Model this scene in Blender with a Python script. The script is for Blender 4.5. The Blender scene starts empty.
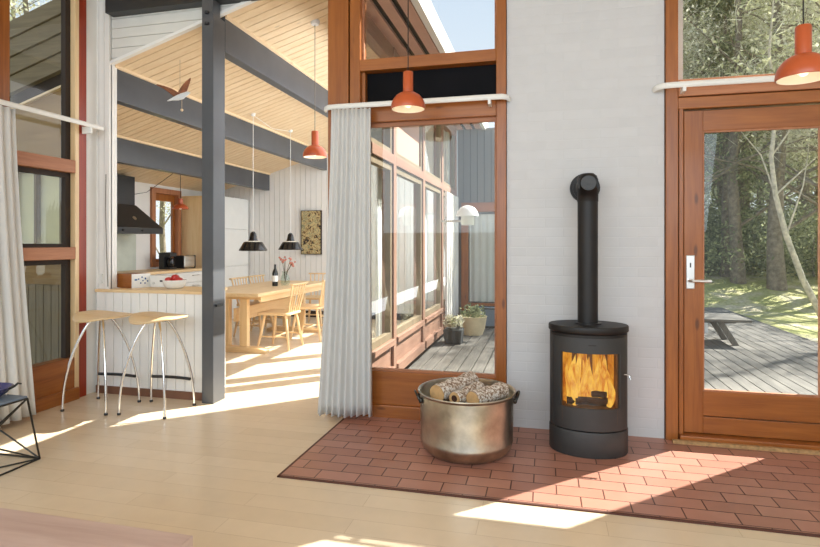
import bpy, math, random
from mathutils import Vector, Matrix, noise
random.seed(7)
PI = math.pi
sc = bpy.context.scene
COL = sc.collection

# ------------------------------------------------------------------ camera, sky, sun, light, exposure
cam_d = bpy.data.cameras.new('camera')
cam_d.sensor_width = 36.0
cam_d.lens = 36.0 * 550 / 820
cam_d.shift_y = -(273.5 - 243) / 820
cam_d.clip_start = 0.05
cam = bpy.data.objects.new('camera', cam_d)
COL.objects.link(cam)
cam.location = (0, 0, 1.3)
cam.rotation_euler = (PI / 2, 0, math.radians(13.8))
sc.camera = cam

world = bpy.data.worlds.new('sky')
sc.world = world
world.use_nodes = True
wn, wl = world.node_tree.nodes, world.node_tree.links
bg = wn['Background']
tc = wn.new('ShaderNodeTexCoord')
sp = wn.new('ShaderNodeSeparateXYZ')
rp = wn.new('ShaderNodeValToRGB')
wl.new(tc.outputs['Generated'], sp.inputs[0])
wl.new(sp.outputs['Z'], rp.inputs[0])
rp.color_ramp.elements[0].position = 0.0
rp.color_ramp.elements[0].color = (0.74, 0.78, 0.82, 1)
rp.color_ramp.elements[1].position = 0.75
rp.color_ramp.elements[1].color = (0.33, 0.47, 0.66, 1)
wl.new(rp.outputs[0], bg.inputs['Color'])
bg.inputs['Strength'].default_value = 1.4

SUN = Vector((0.73, 0.68, 1.0))
sun_d = bpy.data.lights.new('sun', 'SUN')
sun_d.energy = 15.0
sun_d.angle = math.radians(0.5)
sun_d.color = (1.0, 0.96, 0.89)
sun = bpy.data.objects.new('sun', sun_d)
COL.objects.link(sun)
sun.rotation_euler = SUN.to_track_quat('Z', 'Y').to_euler()
sun.location = (8, 8, 12)


def area(name, loc, target, sx, sy, power, col=(1, 1, 1)):
    d = bpy.data.lights.new(name, 'AREA')
    d.shape = 'RECTANGLE'
    d.size, d.size_y, d.energy, d.color = sx, sy, power, col
    o = bpy.data.objects.new(name, d)
    COL.objects.link(o)
    o.location = loc
    o.rotation_euler = (Vector(loc) - Vector(target)).to_track_quat('Z', 'Y').to_euler()
    return o


# area fills added to brighten the rooms: behind the camera, inside the dining glazing
area('fill_rear', (-0.4, -2.6, 2.5), (-0.6, 2.6, 0.0), 6.4, 2.2, 200, (0.75, 0.89, 1.0))
area('fill_dining', (-1.75, 6.9, 1.9), (-5, 6.9, 1.3), 4.6, 2.6, 100, (0.90, 0.95, 1.0))

sc.view_settings.view_transform = 'Standard'
sc.view_settings.look = 'None'
sc.view_settings.exposure = 0.0
sc.view_settings.gamma = 1.0
sc.view_settings.use_curve_mapping = False


# ------------------------------------------------------------------ materials
def lin(r, g, b):
    f = lambda v: (v / 255 / 12.92) if v / 255 <= 0.04045 else ((v / 255 + 0.055) / 1.055) ** 2.4
    return (f(r), f(g), f(b), 1)


def base(name, rough=0.5, metal=0.0):
    m = bpy.data.materials.new(name)
    m.use_nodes = True
    b = m.node_tree.nodes['Principled BSDF']
    b.inputs['Roughness'].default_value = rough
    b.inputs['Metallic'].default_value = metal
    return m, m.node_tree.nodes, m.node_tree.links, b


def coords(n, l, scale=(1, 1, 1)):
    t = n.new('ShaderNodeTexCoord')
    mp = n.new('ShaderNodeMapping')
    mp.inputs['Scale'].default_value = scale
    l.new(t.outputs['Object'], mp.inputs[0])
    return mp.outputs[0]


def ramp(n, l, fac, stops):
    r = n.new('ShaderNodeValToRGB')
    while len(r.color_ramp.elements) < len(stops):
        r.color_ramp.elements.new(0.5)
    for e, (p, c) in zip(r.color_ramp.elements, stops):
        e.position, e.color = p, c
    l.new(fac, r.inputs[0])
    return r.outputs[0]


def nz(n, l, vec, scale, detail=4, rough=0.55, dist=0.0):
    t = n.new('ShaderNodeTexNoise')
    t.inputs['Scale'].default_value = scale
    t.inputs['Detail'].default_value = detail
    t.inputs['Roughness'].default_value = rough
    t.inputs['Distortion'].default_value = dist
    l.new(vec, t.inputs['Vector'])
    return t.outputs['Fac']


def bump(n, l, b, h, strength=0.3, dist=0.01):
    k = n.new('ShaderNodeBump')
    k.inputs['Strength'].default_value = strength
    k.inputs['Distance'].default_value = dist
    l.new(h, k.inputs['Height'])
    l.new(k.outputs[0], b.inputs['Normal'])


def mixc(n, l, fac, a, c, mode='MIX'):
    m = n.new('ShaderNodeMix')
    m.data_type = 'RGBA'
    m.blend_type = mode
    for s, v in ((0, fac), (6, a), (7, c)):
        if hasattr(v, 'links') or hasattr(v, 'is_output'):
            l.new(v, m.inputs[s])
        else:
            m.inputs[s].default_value = v
    return m.outputs[2]


def plain(name, c, rough=0.5, metal=0.0, var=0.08, scale=6.0, bmp=0.0):
    m, n, l, b = base(name, rough, metal)
    f = nz(n, l, coords(n, l), scale, 5)
    d = tuple(max(0, v * (1 - var)) for v in c[:3]) + (1,)
    e = tuple(min(1, v * (1 + var)) for v in c[:3]) + (1,)
    l.new(ramp(n, l, f, [(0.3, d), (0.7, e)]), b.inputs['Base Color'])
    if bmp:
        bump(n, l, b, nz(n, l, coords(n, l), scale * 12, 3), bmp, 0.004)
    return m


def wood(name, c1, c2, axis, rough=0.4, across=16.0, along=1.1, knots=0.0, coat=0.0):
    m, n, l, b = base(name, rough)
    s = [across] * 3
    s['xyz'.index(axis)] = along
    v = coords(n, l, s)
    f = nz(n, l, v, 1.0, 6, 0.6, 0.8)
    col = ramp(n, l, f, [(0.28, c1), (0.72, c2)])
    f2 = nz(n, l, coords(n, l, [q * 4 for q in s]), 1.2, 3)
    col = mixc(n, l, 0.22, col, ramp(n, l, f2, [(0.35, c1), (0.6, c2)]))
    if knots:
        vo = n.new('ShaderNodeTexVoronoi')
        vo.inputs['Scale'].default_value = 1.0
        s2 = [7.0] * 3
        s2['xyz'.index(axis)] = 2.2
        l.new(coords(n, l, s2), vo.inputs['Vector'])
        k = ramp(n, l, vo.outputs['Distance'], [(0.05, (1, 1, 1, 1)), (0.11, (0, 0, 0, 1))])
        mu = n.new('ShaderNodeMath')
        mu.operation = 'MULTIPLY'
        mu.inputs[1].default_value = knots
        l.new(k, mu.inputs[0])
        col = mixc(n, l, mu.outputs[0], col, tuple(q * 0.3 for q in c1[:3]) + (1,))
    l.new(col, b.inputs['Base Color'])
    b.inputs['Coat Weight'].default_value = coat
    b.inputs['Coat Roughness'].default_value = 0.15
    bump(n, l, b, f2, 0.08, 0.003)
    return m


def bricks(name, c1, c2, mortar, w, h, msize, plane='xy', rough=0.5, off=(0, 0), bstr=0.4, bdist=0.004, noisec=0.5, smooth=0.1):
    m, n, l, b = base(name, rough)
    t = n.new('ShaderNodeTexCoord')
    s = n.new('ShaderNodeSeparateXYZ')
    c = n.new('ShaderNodeCombineXYZ')
    l.new(t.outputs['Object'], s.inputs[0])
    for i, ax in enumerate(plane):
        a = n.new('ShaderNodeMath')
        a.operation = 'ADD'
        a.inputs[1].default_value = off[i]
        l.new(s.outputs[ax.upper()], a.inputs[0])
        l.new(a.outputs[0], c.inputs[i])
    br = n.new('ShaderNodeTexBrick')
    br.inputs['Scale'].default_value = 1.0
    br.inputs['Brick Width'].default_value = w
    br.inputs['Row Height'].default_value = h
    br.inputs['Mortar Size'].default_value = msize
    br.inputs['Mortar Smooth'].default_value = smooth
    br.inputs['Color1'].default_value, br.inputs['Color2'].default_value, br.inputs['Mortar'].default_value = c1, c2, mortar
    l.new(c.outputs[0], br.inputs['Vector'])
    f = nz(n, l, c.outputs[0], 9.0, 5)
    dark = tuple(q * 0.86 for q in (1, 1, 1)) + (1,)
    col = mixc(n, l, noisec, br.outputs['Color'], ramp(n, l, f, [(0.3, dark), (0.7, (1, 1, 1, 1))]), 'MULTIPLY')
    l.new(col, b.inputs['Base Color'])
    inv = n.new('ShaderNodeMath')
    inv.operation = 'SUBTRACT'
    inv.inputs[0].default_value = 1.0
    l.new(br.outputs['Fac'], inv.inputs[1])
    bump(n, l, b, inv.outputs[0], bstr, bdist)
    return m, n, l, b, c.outputs[0]


def glass(name, tint=(0.96, 0.97, 0.96, 1), refl=1.0):
    m = bpy.data.materials.new(name)
    m.use_nodes = True
    n, l = m.node_tree.nodes, m.node_tree.links
    n.clear()
    o = n.new('ShaderNodeOutputMaterial')
    tr = n.new('ShaderNodeBsdfTransparent')
    gl = n.new('ShaderNodeBsdfGlossy')
    fr = n.new('ShaderNodeFresnel')
    mx = n.new('ShaderNodeMixShader')
    tr.inputs[0].default_value = tint
    gl.inputs['Roughness'].default_value = 0.0
    gl.inputs[0].default_value = (refl, refl, refl, 1)
    fr.inputs['IOR'].default_value = 1.45
    ge = n.new('ShaderNodeNewGeometry')
    iv = n.new('ShaderNodeMath')
    iv.operation = 'SUBTRACT'
    iv.inputs[0].default_value = 1.0
    l.new(ge.outputs['Backfacing'], iv.inputs[1])
    mu = n.new('ShaderNodeMath')
    mu.operation = 'MULTIPLY'
    l.new(fr.outputs[0], mu.inputs[0])
    l.new(iv.outputs[0], mu.inputs[1])
    l.new(mu.outputs[0], mx.inputs[0])
    l.new(tr.outputs[0], mx.inputs[1])
    l.new(gl.outputs[0], mx.inputs[2])
    l.new(mx.outputs[0], o.inputs[0])
    return m


def emit(name, c, strength):
    m, n, l, b = base(name, 0.5)
    b.inputs['Base Color'].default_value = c
    b.inputs['Emission Color'].default_value = c
    b.inputs['Emission Strength'].default_value = strength
    return m


def cloth(name, c, trans=0.35):
    m, n, l, b = base(name, 0.9)
    b.inputs['Base Color'].default_value = c
    tl = n.new('ShaderNodeBsdfTranslucent')
    tl.inputs[0].default_value = c
    mx = n.new('ShaderNodeMixShader')
    mx.inputs[0].default_value = trans
    out = n['Material Output']
    l.new(b.outputs[0], mx.inputs[1])
    l.new(tl.outputs[0], mx.inputs[2])
    l.new(mx.outputs[0], out.inputs[0])
    bump(n, l, b, nz(n, l, coords(n, l), 350, 2), 0.1, 0.002)
    return m


OR1, OR2 = lin(128, 67, 18), lin(170, 102, 40)
M = {}
for ax in 'xyz':
    M['orange_' + ax] = wood('lacquered_pine_' + ax, OR1, OR2, ax, 0.38, knots=0.7, coat=0.15)
    M['red_' + ax] = wood('red_stained_wood_' + ax, lin(150, 94, 62), lin(190, 130, 92), ax, 0.55)
    M['beech_' + ax] = wood('pale_beech_' + ax, lin(222, 186, 136), lin(240, 212, 168), ax, 0.4)
    M['pine_' + ax] = wood('pine_boards_' + ax, lin(232, 200, 156), lin(246, 222, 186), ax, 0.55, across=10, along=0.7, knots=0.35)
    M['grey_' + ax] = wood('weathered_grey_wood_' + ax, lin(84, 82, 77), lin(124, 119, 111), ax, 0.8)
    M['brown_' + ax] = wood('grey_brown_cladding_' + ax, lin(112, 98, 76), lin(144, 128, 102), ax, 0.8)
for ax in 'yz':
    M['facade_' + ax] = wood('faded_red_brown_wood_' + ax, lin(136, 100, 82), lin(170, 134, 114), ax, 0.6)
M['white'] = plain('white_paint', lin(238, 236, 232), 0.55, var=0.02)
M['white_gloss'] = plain('white_lacquer', lin(236, 235, 230), 0.25, var=0.02)
M['offwhite'] = plain('pale_grey_paint', lin(222, 220, 214), 0.6, var=0.03)
M['cream'] = plain('cream_blind', lin(242, 230, 186), 0.8, var=0.08)
M['charcoal'] = plain('charcoal_paint', lin(80, 82, 86), 0.36, var=0.12, scale=3)
M['gapdark'] = plain('dark_timber', lin(52, 40, 32), 0.8, var=0.1)
M['black'] = plain('black_satin_steel', lin(40, 40, 41), 0.42, var=0.08)
M['stove'] = plain('stove_steel', lin(62, 62, 62), 0.5, 0.3, var=0.06, scale=14, bmp=0.05)
M['stove_dark'] = plain('stove_black', lin(30, 27, 26), 0.5, 0.2, var=0.1)
M['soot'] = plain('firebrick', lin(120, 84, 52), 0.9, var=0.3, scale=14)
M['plinth'] = plain('red_brown_skirting', lin(122, 84, 64), 0.6)
M['chrome'] = plain('chrome', (0.78, 0.78, 0.78, 1), 0.14, 1.0, var=0.03)
M['steel'] = plain('brushed_steel', (0.66, 0.65, 0.62, 1), 0.3, 1.0, var=0.06)
M['wire'] = plain('blackened_wire', lin(58, 56, 52), 0.35, 0.6, var=0.1)
M['pot'] = plain('aged_tinned_copper', (0.48, 0.45, 0.38, 1), 0.3, 1.0, var=0.35, scale=7, bmp=0.12)
M['orange'] = plain('orange_enamel', lin(190, 90, 50), 0.3, var=0.05)
M['orange_in'] = plain('lamp_inner_white', lin(244, 238, 222), 0.5, var=0.02)
M['bulb'] = emit('warm_bulb', (1.0, 0.86, 0.62, 1), 0.8)
M['black_gloss'] = plain('black_enamel', lin(24, 24, 26), 0.12, var=0.05)
M['cord'] = plain('lamp_cord', lin(120, 110, 98), 0.7)
M['dcord'] = plain('dark_lamp_cord', lin(40, 38, 36), 0.7)
M['curtain'] = cloth('white_linen', lin(240, 239, 236), 0.3)
M['glass'] = glass('window_glass')
M['glass_dim'] = glass('tinted_glass', (0.80, 0.82, 0.78, 1))
M['stove_glass'] = glass('stove_glass', (0.97, 0.93, 0.86, 1))
M['vase_glass'] = glass('vase_glass', (0.90, 0.94, 0.92, 1))
M['navy'] = plain('dark_blue_board', lin(12, 11, 15), 0.5, var=0.5, scale=2)
M['tile_edge'] = plain('dark_edge_strip', lin(86, 48, 36), 0.6)
M['terracotta'] = plain('cream_clay', lin(206, 190, 156), 0.8, var=0.12)
M['dark_pot'] = plain('dark_slate_pot', lin(70, 72, 72), 0.7)
M['bluegrey'] = plain('blue_grey_plastic', lin(116, 130, 146), 0.6)
M['navy_glaze'] = plain('indigo_glaze', lin(66, 64, 104), 0.15, var=0.2)
M['red_fruit'] = plain('red_apple', lin(184, 42, 34), 0.3, var=0.25)
M['bark'] = plain('rough_bark', lin(128, 118, 104), 0.95, var=0.4, scale=9, bmp=0.6)
M['birch'] = plain('birch_bark', lin(196, 186, 168), 0.85, var=0.35, scale=12, bmp=0.3)
m, n, l, b = base('log_bark', 0.95)
f = nz(n, l, coords(n, l, (60, 60, 60)), 1.0, 4, 0.7, 0.3)
l.new(ramp(n, l, f, [(0.36, lin(104, 80, 62)), (0.47, lin(176, 152, 130)), (0.56, lin(236, 230, 222))]), b.inputs['Base Color'])
bump(n, l, b, f, 0.6, 0.008)
M['log_bark'] = m
M['log_end'] = plain('cut_log_end', lin(206, 164, 112), 0.85, var=0.2, scale=18)
M['char'] = plain('glowing_log', lin(60, 34, 20), 0.9, var=0.5, scale=20)
M['pink'] = plain('pinkish_panel', lin(204, 160, 142), 0.6, var=0.04)
M['led'] = plain('blue_mark', lin(52, 96, 150), 0.5)
M['mat'] = plain('coir_strip', lin(176, 140, 96), 0.95, var=0.3, scale=40)
M['flower'] = plain('dusty_pink_petals', lin(198, 132, 116), 0.8, var=0.2)
M['stem'] = plain('dark_stem', lin(86, 78, 58), 0.8)
M['bottle'] = plain('dark_bottle', lin(34, 36, 34), 0.12)
M['bird'] = plain('painted_bird', lin(150, 96, 70), 0.6, var=0.35, scale=20)
M['bird_white'] = plain('bird_body', lin(222, 226, 230), 0.5, var=0.08)

# light parquet
mf, n, l, b, v = bricks('pale_parquet', lin(234, 214, 186), lin(227, 206, 177), lin(206, 182, 152), 1.15, 0.13, 0.0012, 'xy', 0.24, (0.3, 0.02), 0.05, 0.001, 0.35)
M['floor'] = mf
# hearth tiles
mf, n, l, b, v = bricks('terracotta_tiles', lin(170, 118, 100), lin(186, 134, 116), lin(84, 52, 42), 0.235, 0.113, 0.0035, 'xy', 0.34, (0.06, 0.013), 0.5, 0.003, 0.6)
M['tile'] = mf
# painted brick
mf, n, l, b, v = bricks('white_painted_brick', lin(206, 206, 207), lin(202, 202, 203), lin(204, 204, 205), 0.24, 0.067, 0.006, 'xz', 0.6, (0, 0), 0.32, 0.002, 0.25, 0.8)
M['brick'] = mf
M['navy'].node_tree.nodes['Principled BSDF'].inputs['Specular IOR Level'].default_value = 0.08
# abstract painting: colour blotches
m, n, l, b = base('abstract_canvas', 0.7)
f = nz(n, l, coords(n, l), 13.0, 5, 0.62, 1.2)
l.new(ramp(n, l, f, [(0.38, lin(48, 44, 38)), (0.44, lin(150, 120, 78)), (0.51, lin(218, 198, 144)), (0.57, lin(110, 118, 96)), (0.64, lin(206, 184, 136))]), b.inputs['Base Color'])
M['canvas'] = m


# fire colours by height
def flame_mat(name, lo, hi, strength):
    m, n, l, b = base(name, 0.6)
    f = nz(n, l, coords(n, l, (16, 16, 7)), 1.0, 4, 0.6, 1.2)
    c = ramp(n, l, f, [(0.34, lo), (0.62, hi)])
    b.inputs['Base Color'].default_value = (0, 0, 0, 1)
    l.new(c, b.inputs['Emission Color'])
    b.inputs['Emission Strength'].default_value = strength
    return m


M['flame'] = flame_mat('flame', lin(206, 112, 24), lin(252, 204, 92), 1.0)
M['glow'] = flame_mat('fire_glow', lin(176, 88, 18), lin(244, 176, 60), 0.9)


def leafy(name, cols):
    m, n, l, b = base(name, 0.75)
    g = n.new('ShaderNodeNewGeometry')
    c = ramp(n, l, g.outputs['Random Per Island'], [(i / (len(cols) - 1), q) for i, q in enumerate(cols)])
    l.new(c, b.inputs['Base Color'])
    tl = n.new('ShaderNodeBsdfTranslucent')
    l.new(c, tl.inputs[0])
    mx = n.new('ShaderNodeMixShader')
    mx.inputs[0].default_value = 0.5
    l.new(b.outputs[0], mx.inputs[1])
    l.new(tl.outputs[0], mx.inputs[2])
    l.new(mx.outputs[0], n['Material Output'].inputs[0])
    return m


M['leaf_grey'] = leafy('grey_green_twigs', [lin(140, 138, 118), lin(196, 192, 170), lin(226, 222, 204), lin(178, 180, 142), lin(246, 243, 232)])
M['leaf_green'] = leafy('olive_leaves', [lin(136, 138, 106), lin(188, 188, 146), lin(216, 214, 178), lin(238, 235, 212)])
M['leaf_dark'] = leafy('dark_needles', [lin(98, 108, 82), lin(146, 154, 116), lin(188, 192, 152)])
# forest floor
m, n, l, b = base('mossy_leaf_litter', 0.95)
v = coords(n, l)
f = nz(n, l, v, 1.1, 6, 0.65)
g = nz(n, l, v, 14.0, 4)
c = ramp(n, l, f, [(0.36, lin(214, 204, 174)), (0.5, lin(190, 188, 124)), (0.66, lin(158, 166, 92))])
l.new(mixc(n, l, 0.6, c, ramp(n, l, g, [(0.3, lin(150, 140, 120)), (0.7, (1, 1, 1, 1))]), 'MULTIPLY'), b.inputs['Base Color'])
bump(n, l, b, g, 0.7, 0.05)
M['ground'] = m


# ------------------------------------------------------------------ mesh builder
class MB:
    def __init__(s):
        s.v, s.f = [], []

    def add(s, vs, fs):
        k = len(s.v)
        s.v += [tuple(p) for p in vs]
        s.f += [tuple(i + k for i in f) for f in fs]
        return s

    def box(s, x0, x1, y0, y1, z0, z1, mat=None):
        vs = [(x, y, z) for x in (x0, x1) for y in (y0, y1) for z in (z0, z1)]
        if mat is not None:
            vs = [tuple(mat @ Vector(p)) for p in vs]
        return s.add(vs, [(0, 1, 3, 2), (4, 6, 7, 5), (0, 4, 5, 1), (2, 3, 7, 6), (0, 2, 6, 4), (1, 5, 7, 3)])

    def prism(s, poly, axis, a, b):
        """poly: (u,v) pairs in the two remaining axes (in xyz order)"""
        n = len(poly)
        def mk(u, v, w):
            return {'x': (w, u, v), 'y': (u, w, v), 'z': (u, v, w)}[axis]
        vs = [mk(u, v, a) for u, v in poly] + [mk(u, v, b) for u, v in poly]
        fs = [tuple(range(n)), tuple(range(2 * n - 1, n - 1, -1))]
        fs += [(i, n + i, n + (i + 1) % n, (i + 1) % n) for i in range(n)]
        return s.add(vs, fs)

    def tube(s, pts, r, n=10, caps=True, flat=1.0):
        pts = [Vector(p) for p in pts]
        rs = r if isinstance(r, (list, tuple)) else [r] * len(pts)
        up = None
        vs = []
        for i, p in enumerate(pts):
            d = (pts[min(i + 1, len(pts) - 1)] - pts[max(i - 1, 0)]).normalized()
            if up is None:
                up = Vector((0, 0, 1)) if abs(d.z) < 0.9 else Vector((1, 0, 0))
            up = (up - d * up.dot(d)).normalized()
            side = d.cross(up)
            for k in range(n):
                a = 2 * PI * k / n
                vs.append(p + side * (math.cos(a) * rs[i]) + up * (math.sin(a) * rs[i] * flat))
        fs = []
        for i in range(len(pts) - 1):
            for k in range(n):
                k2 = (k + 1) % n
                fs.append((i * n + k, i * n + k2, (i + 1) * n + k2, (i + 1) * n + k))
        if caps:
            fs.append(tuple(range(n - 1, -1, -1)))
            fs.append(tuple((len(pts) - 1) * n + k for k in range(n)))
        return s.add(vs, fs)

    def lathe(s, prof, c=(0, 0, 0), n=28, ax=1.0, ay=1.0, closed=False):
        vs, fs = [], []
        for r, z in prof:
            for k in range(n):
                a = 2 * PI * k / n
                vs.append((c[0] + r * ax * math.cos(a), c[1] + r * ay * math.sin(a), c[2] + z))
        m = len(prof)
        for i in range(m if closed else m - 1):
            i2 = (i + 1) % m
            for k in range(n):
                k2 = (k + 1) % n
                fs.append((i * n + k, i * n + k2, i2 * n + k2, i2 * n + k))
        if not closed:
            if prof[0][0] > 1e-5:
                fs.append(tuple(range(n - 1, -1, -1)))
            if prof[-1][0] > 1e-5:
                fs.append(tuple((m - 1) * n + k for k in range(n)))
        return s.add(vs, fs)

    def grid(s, rows):
        nr, nc = len(rows), len(rows[0])
        vs = [p for r in rows for p in r]
        return s.add(vs, [(i * nc + j, i * nc + j + 1, (i + 1) * nc + j + 1, (i + 1) * nc + j) for i in range(nr - 1) for j in range(nc - 1)])

    def blob(s, c, rx, ry, rz, n=12, m=8):
        prof = [(math.sin(PI * i / m), -math.cos(PI * i / m)) for i in range(m + 1)]
        vs, fs = [], []
        for r, z in prof:
            for k in range(n):
                a = 2 * PI * k / n
                vs.append((c[0] + rx * r * math.cos(a), c[1] + ry * r * math.sin(a), c[2] + rz * z))
        for i in range(m):
            for k in range(n):
                fs.append((i * n + k, i * n + (k + 1) % n, (i + 1) * n + (k + 1) % n, (i + 1) * n + k))
        return s.add(vs, fs)


def obj(name, mb, mat, parent=None, loc=(0, 0, 0), smooth=False, bevel=0.0, solid=0.0, rot=None):
    me = bpy.data.meshes.new(name)
    me.from_pydata(mb.v, [], mb.f)
    me.update()
    import bmesh
    bm = bmesh.new()
    bm.from_mesh(me)
    bmesh.ops.remove_doubles(bm, verts=bm.verts, dist=1e-6)
    if solid == 0:
        bmesh.ops.recalc_face_normals(bm, faces=bm.faces)
    bm.to_mesh(me)
    bm.free()
    me.materials.append(M[mat] if isinstance(mat, str) else mat)
    if smooth:
        me.polygons.foreach_set('use_smooth', [True] * len(me.polygons))
        me.set_sharp_from_angle(angle=math.radians(40))
    o = bpy.data.objects.new(name, me)
    COL.objects.link(o)
    o.location = loc
    if rot:
        o.rotation_euler = rot
    if parent:
        o.parent = parent
    if solid:
        k = o.modifiers.new('thick', 'SOLIDIFY')
        k.thickness = solid
        k.offset = 0
    if bevel:
        k = o.modifiers.new('bevel', 'BEVEL')
        k.width = bevel
        k.segments = 2
        k.limit_method = 'ANGLE'
    return o


def tag(o, label, cat=None, group=None, kind=None):
    o['label'] = label
    if cat:
        o['category'] = cat
    if group:
        o['group'] = group
    if kind:
        o['kind'] = kind
    return o


def thing(name, label, cat, loc=(0, 0, 0), rz=0.0, group=None, kind=None):
    o = bpy.data.objects.new(name, None)
    o.empty_display_size = 0.1
    COL.objects.link(o)
    o.location = loc
    o.rotation_euler = (0, 0, rz)
    return tag(o, label, cat, group, kind)


def struct(name, mb, mat, label, cat, smooth=False, bevel=0.0):
    o = obj(name, mb, mat, None, smooth=smooth, bevel=bevel)
    return tag(o, label, cat, None, 'structure')


def dup(root, loc, rz=0.0, label=None, scale=None):
    r = root.copy()
    COL.objects.link(r)
    r.location = loc
    r.rotation_euler = (0, 0, rz)
    if scale:
        r.scale = scale
    if label:
        r['label'] = label
    for ch in list(root.children):
        c = ch.copy()
        COL.objects.link(c)
        c.parent = r
        for g in list(ch.children):
            d = g.copy()
            COL.objects.link(d)
            d.parent = c
    return r


def R(z):
    return Matrix.Rotation(z, 4, 'Z')


def ceil_z(x):                       # underside of the sloping dining-room ceiling
    return 2.88 + 0.30 * (x + 3.67)


# ================================================================== STRUCTURE
YB = 3.93          # room face of the stove wall
struct('floor', MB().box(-3.95, 3.4, -3.2, 4.0, -0.12, 0).box(-5.95, -1.55, 4.0, 9.2, -0.12, 0), 'floor', 'pale maple parquet floor through living and dining room', 'floor')
o = struct('trim_1', MB().box(-1.43, 3.39, 2.802, 3.95, 0.0, 0.008), 'tile', 'red terracotta tile hearth laid in running bond before the stove wall', 'hearth')
obj('edge_strip', MB().box(-1.445, 3.39, 2.787, 2.802, 0, 0.008).box(-1.445, -1.43, 2.787, 3.95, 0, 0.008), 'tile_edge', o)

# stove wall (painted brick pier, then the wall beyond the door)
struct('wall_back', MB().box(-0.262, 0.765, YB, 4.25, 0, 3.55), 'brick', 'white painted brick pier behind the stove', 'wall')
struct('wall_corner', MB().box(1.86, 3.4, YB, 4.25, 0, 3.55), 'brick', 'white wall right of the glazed door', 'wall')
struct('wall_right', MB().box(3.4, 3.6, -3.2, 4.25, 0, 3.55), 'white', 'white side wall on the right', 'wall')
struct('wall_left', MB().box(-4.0, -3.85, -3.2, 2.2, 0, 3.55), 'white', 'white wall left of the corner glazing', 'wall')
# living ceiling
mb = MB()
y = -3.2
while y < 4.2:
    mb.box(-4.0, 3.6, y, min(y + 0.112, 4.25), 3.55, 3.6)
    y += 0.12
mb.box(-4.1, 3.7, -3.2, 4.35, 3.6, 3.75)
struct('ceiling', mb, 'pine_x', 'pine board ceiling over the living room', 'ceiling')

# dining ceiling: sloping pine boards running up the slope
mb = MB()
y = 4.07
while y < 9.15:
    x0, x1 = -6.0, -1.42
    y1 = y + 0.101
    mb.prism([(x0, ceil_z(x0)), (x1, ceil_z(x1)), (x1, ceil_z(x1) + 0.02), (x0, ceil_z(x0) + 0.02)], 'y', y, y1)
    y += 0.110
dc = struct('ceiling_dining', mb, 'pine_x', 'sloping pine board ceiling over the dining room', 'ceiling')
mb = MB()
x0, x1 = -6.4, -1.3
mb.prism([(x0, ceil_z(x0) + 0.03), (x1, ceil_z(x1) + 0.03), (x1, ceil_z(x1) + 0.3), (x0, ceil_z(x0) + 0.3)], 'y', 4.095, 10.0)
obj('roof_deck', mb, 'gapdark', dc)

# gable infill between beam and dining ceiling: shiplap boards
mb = MB()
zz = 3.60
while zz > 2.2:
    zb = zz - 0.085
    # clip each board under the slope line: x from where ceil_z = z
    xa = -3.84
    xb = min((zb - 2.88) / 0.30 - 3.67, -1.62)
    if xb > xa:
        xt = min((zz - 0.004 - 2.88) / 0.30 - 3.67, -1.62)
        mb.prism([(xa, zb), (xb, zb), (max(xt, xa), zz - 0.004), (xa, zz - 0.004)], 'y', 4.055, 4.07)
    zz -= 0.085
o = struct('wall_gable', mb, 'offwhite', 'white shiplap gable infill above the dining opening', 'wall')
obj('edge_trim', MB().prism([(-3.84, ceil_z(-3.84) - 0.014), (-1.62, ceil_z(-1.62) - 0.014), (-1.62, ceil_z(-1.62) + 0.012), (-3.84, ceil_z(-3.84) + 0.012)], 'y', 4.035, 4.075), 'white', o)
mb = MB()
mb.prism([(-3.84, 3.55), (-3.84, ceil_z(-3.84) + 0.02), (-1.62, ceil_z(-1.62) + 0.02)], 'y', 4.071, 4.09)
obj('backing', mb, 'offwhite', o)

# beams (dark timber)
mb = MB().box(-3.66, -1.62, 3.95, 4.05, 3.27, 3.548)
struct('trim_2', mb, 'black', 'dark horizontal tie beam crossing over the dining opening', 'beam', bevel=0.004)
for i, x in enumerate((-2.6, -3.7, -4.8)):
    zt = ceil_z(x - 0.1)
    mb = MB().prism([(x - 0.1, zt), (x, ceil_z(x)), (x, zt - 0.27), (x - 0.1, zt - 0.27)], 'y', 4.10, 9.0)
    o = struct('trim_%d' % (3 + i), mb, 'charcoal', ['dark grey ceiling beam landing on the post', 'dark grey ceiling beam behind the hanging bird', 'dark grey ceiling beam nearest the kitchen hood'][i], 'beam', bevel=0.004)
    obj('ceiling_bead', MB().prism([(x, ceil_z(x) - 0.022), (x + 0.018, ceil_z(x) - 0.016), (x + 0.018, ceil_z(x + 0.018)), (x, ceil_z(x))], 'y', 4.10, 9.0), 'pine_y', o)  # pine bead along the joint of beam and ceiling
# post
o = struct('trim_6', MB().box(-2.705, -2.6, 3.93, 4.099, 0, ceil_z(-2.7) - 0.02).box(-2.705, -2.6, 3.93, 4.03, ceil_z(-2.7) - 0.02, 3.4), 'charcoal', 'dark grey timber post beside the breakfast counter', 'post', bevel=0.004)
mb = MB()
for z in (3.08, 3.17):
    mb.lathe([(0.0, -0.02), (0.018, -0.018), (0.02, 0.0)], (-2.652, 3.92, z), 10)
obj('bolt', mb, 'black', o)
obj('cable_cleat', MB().box(-2.605, -2.585, 3.96, 4.05, 0.78, 0.80), 'black', o)

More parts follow.
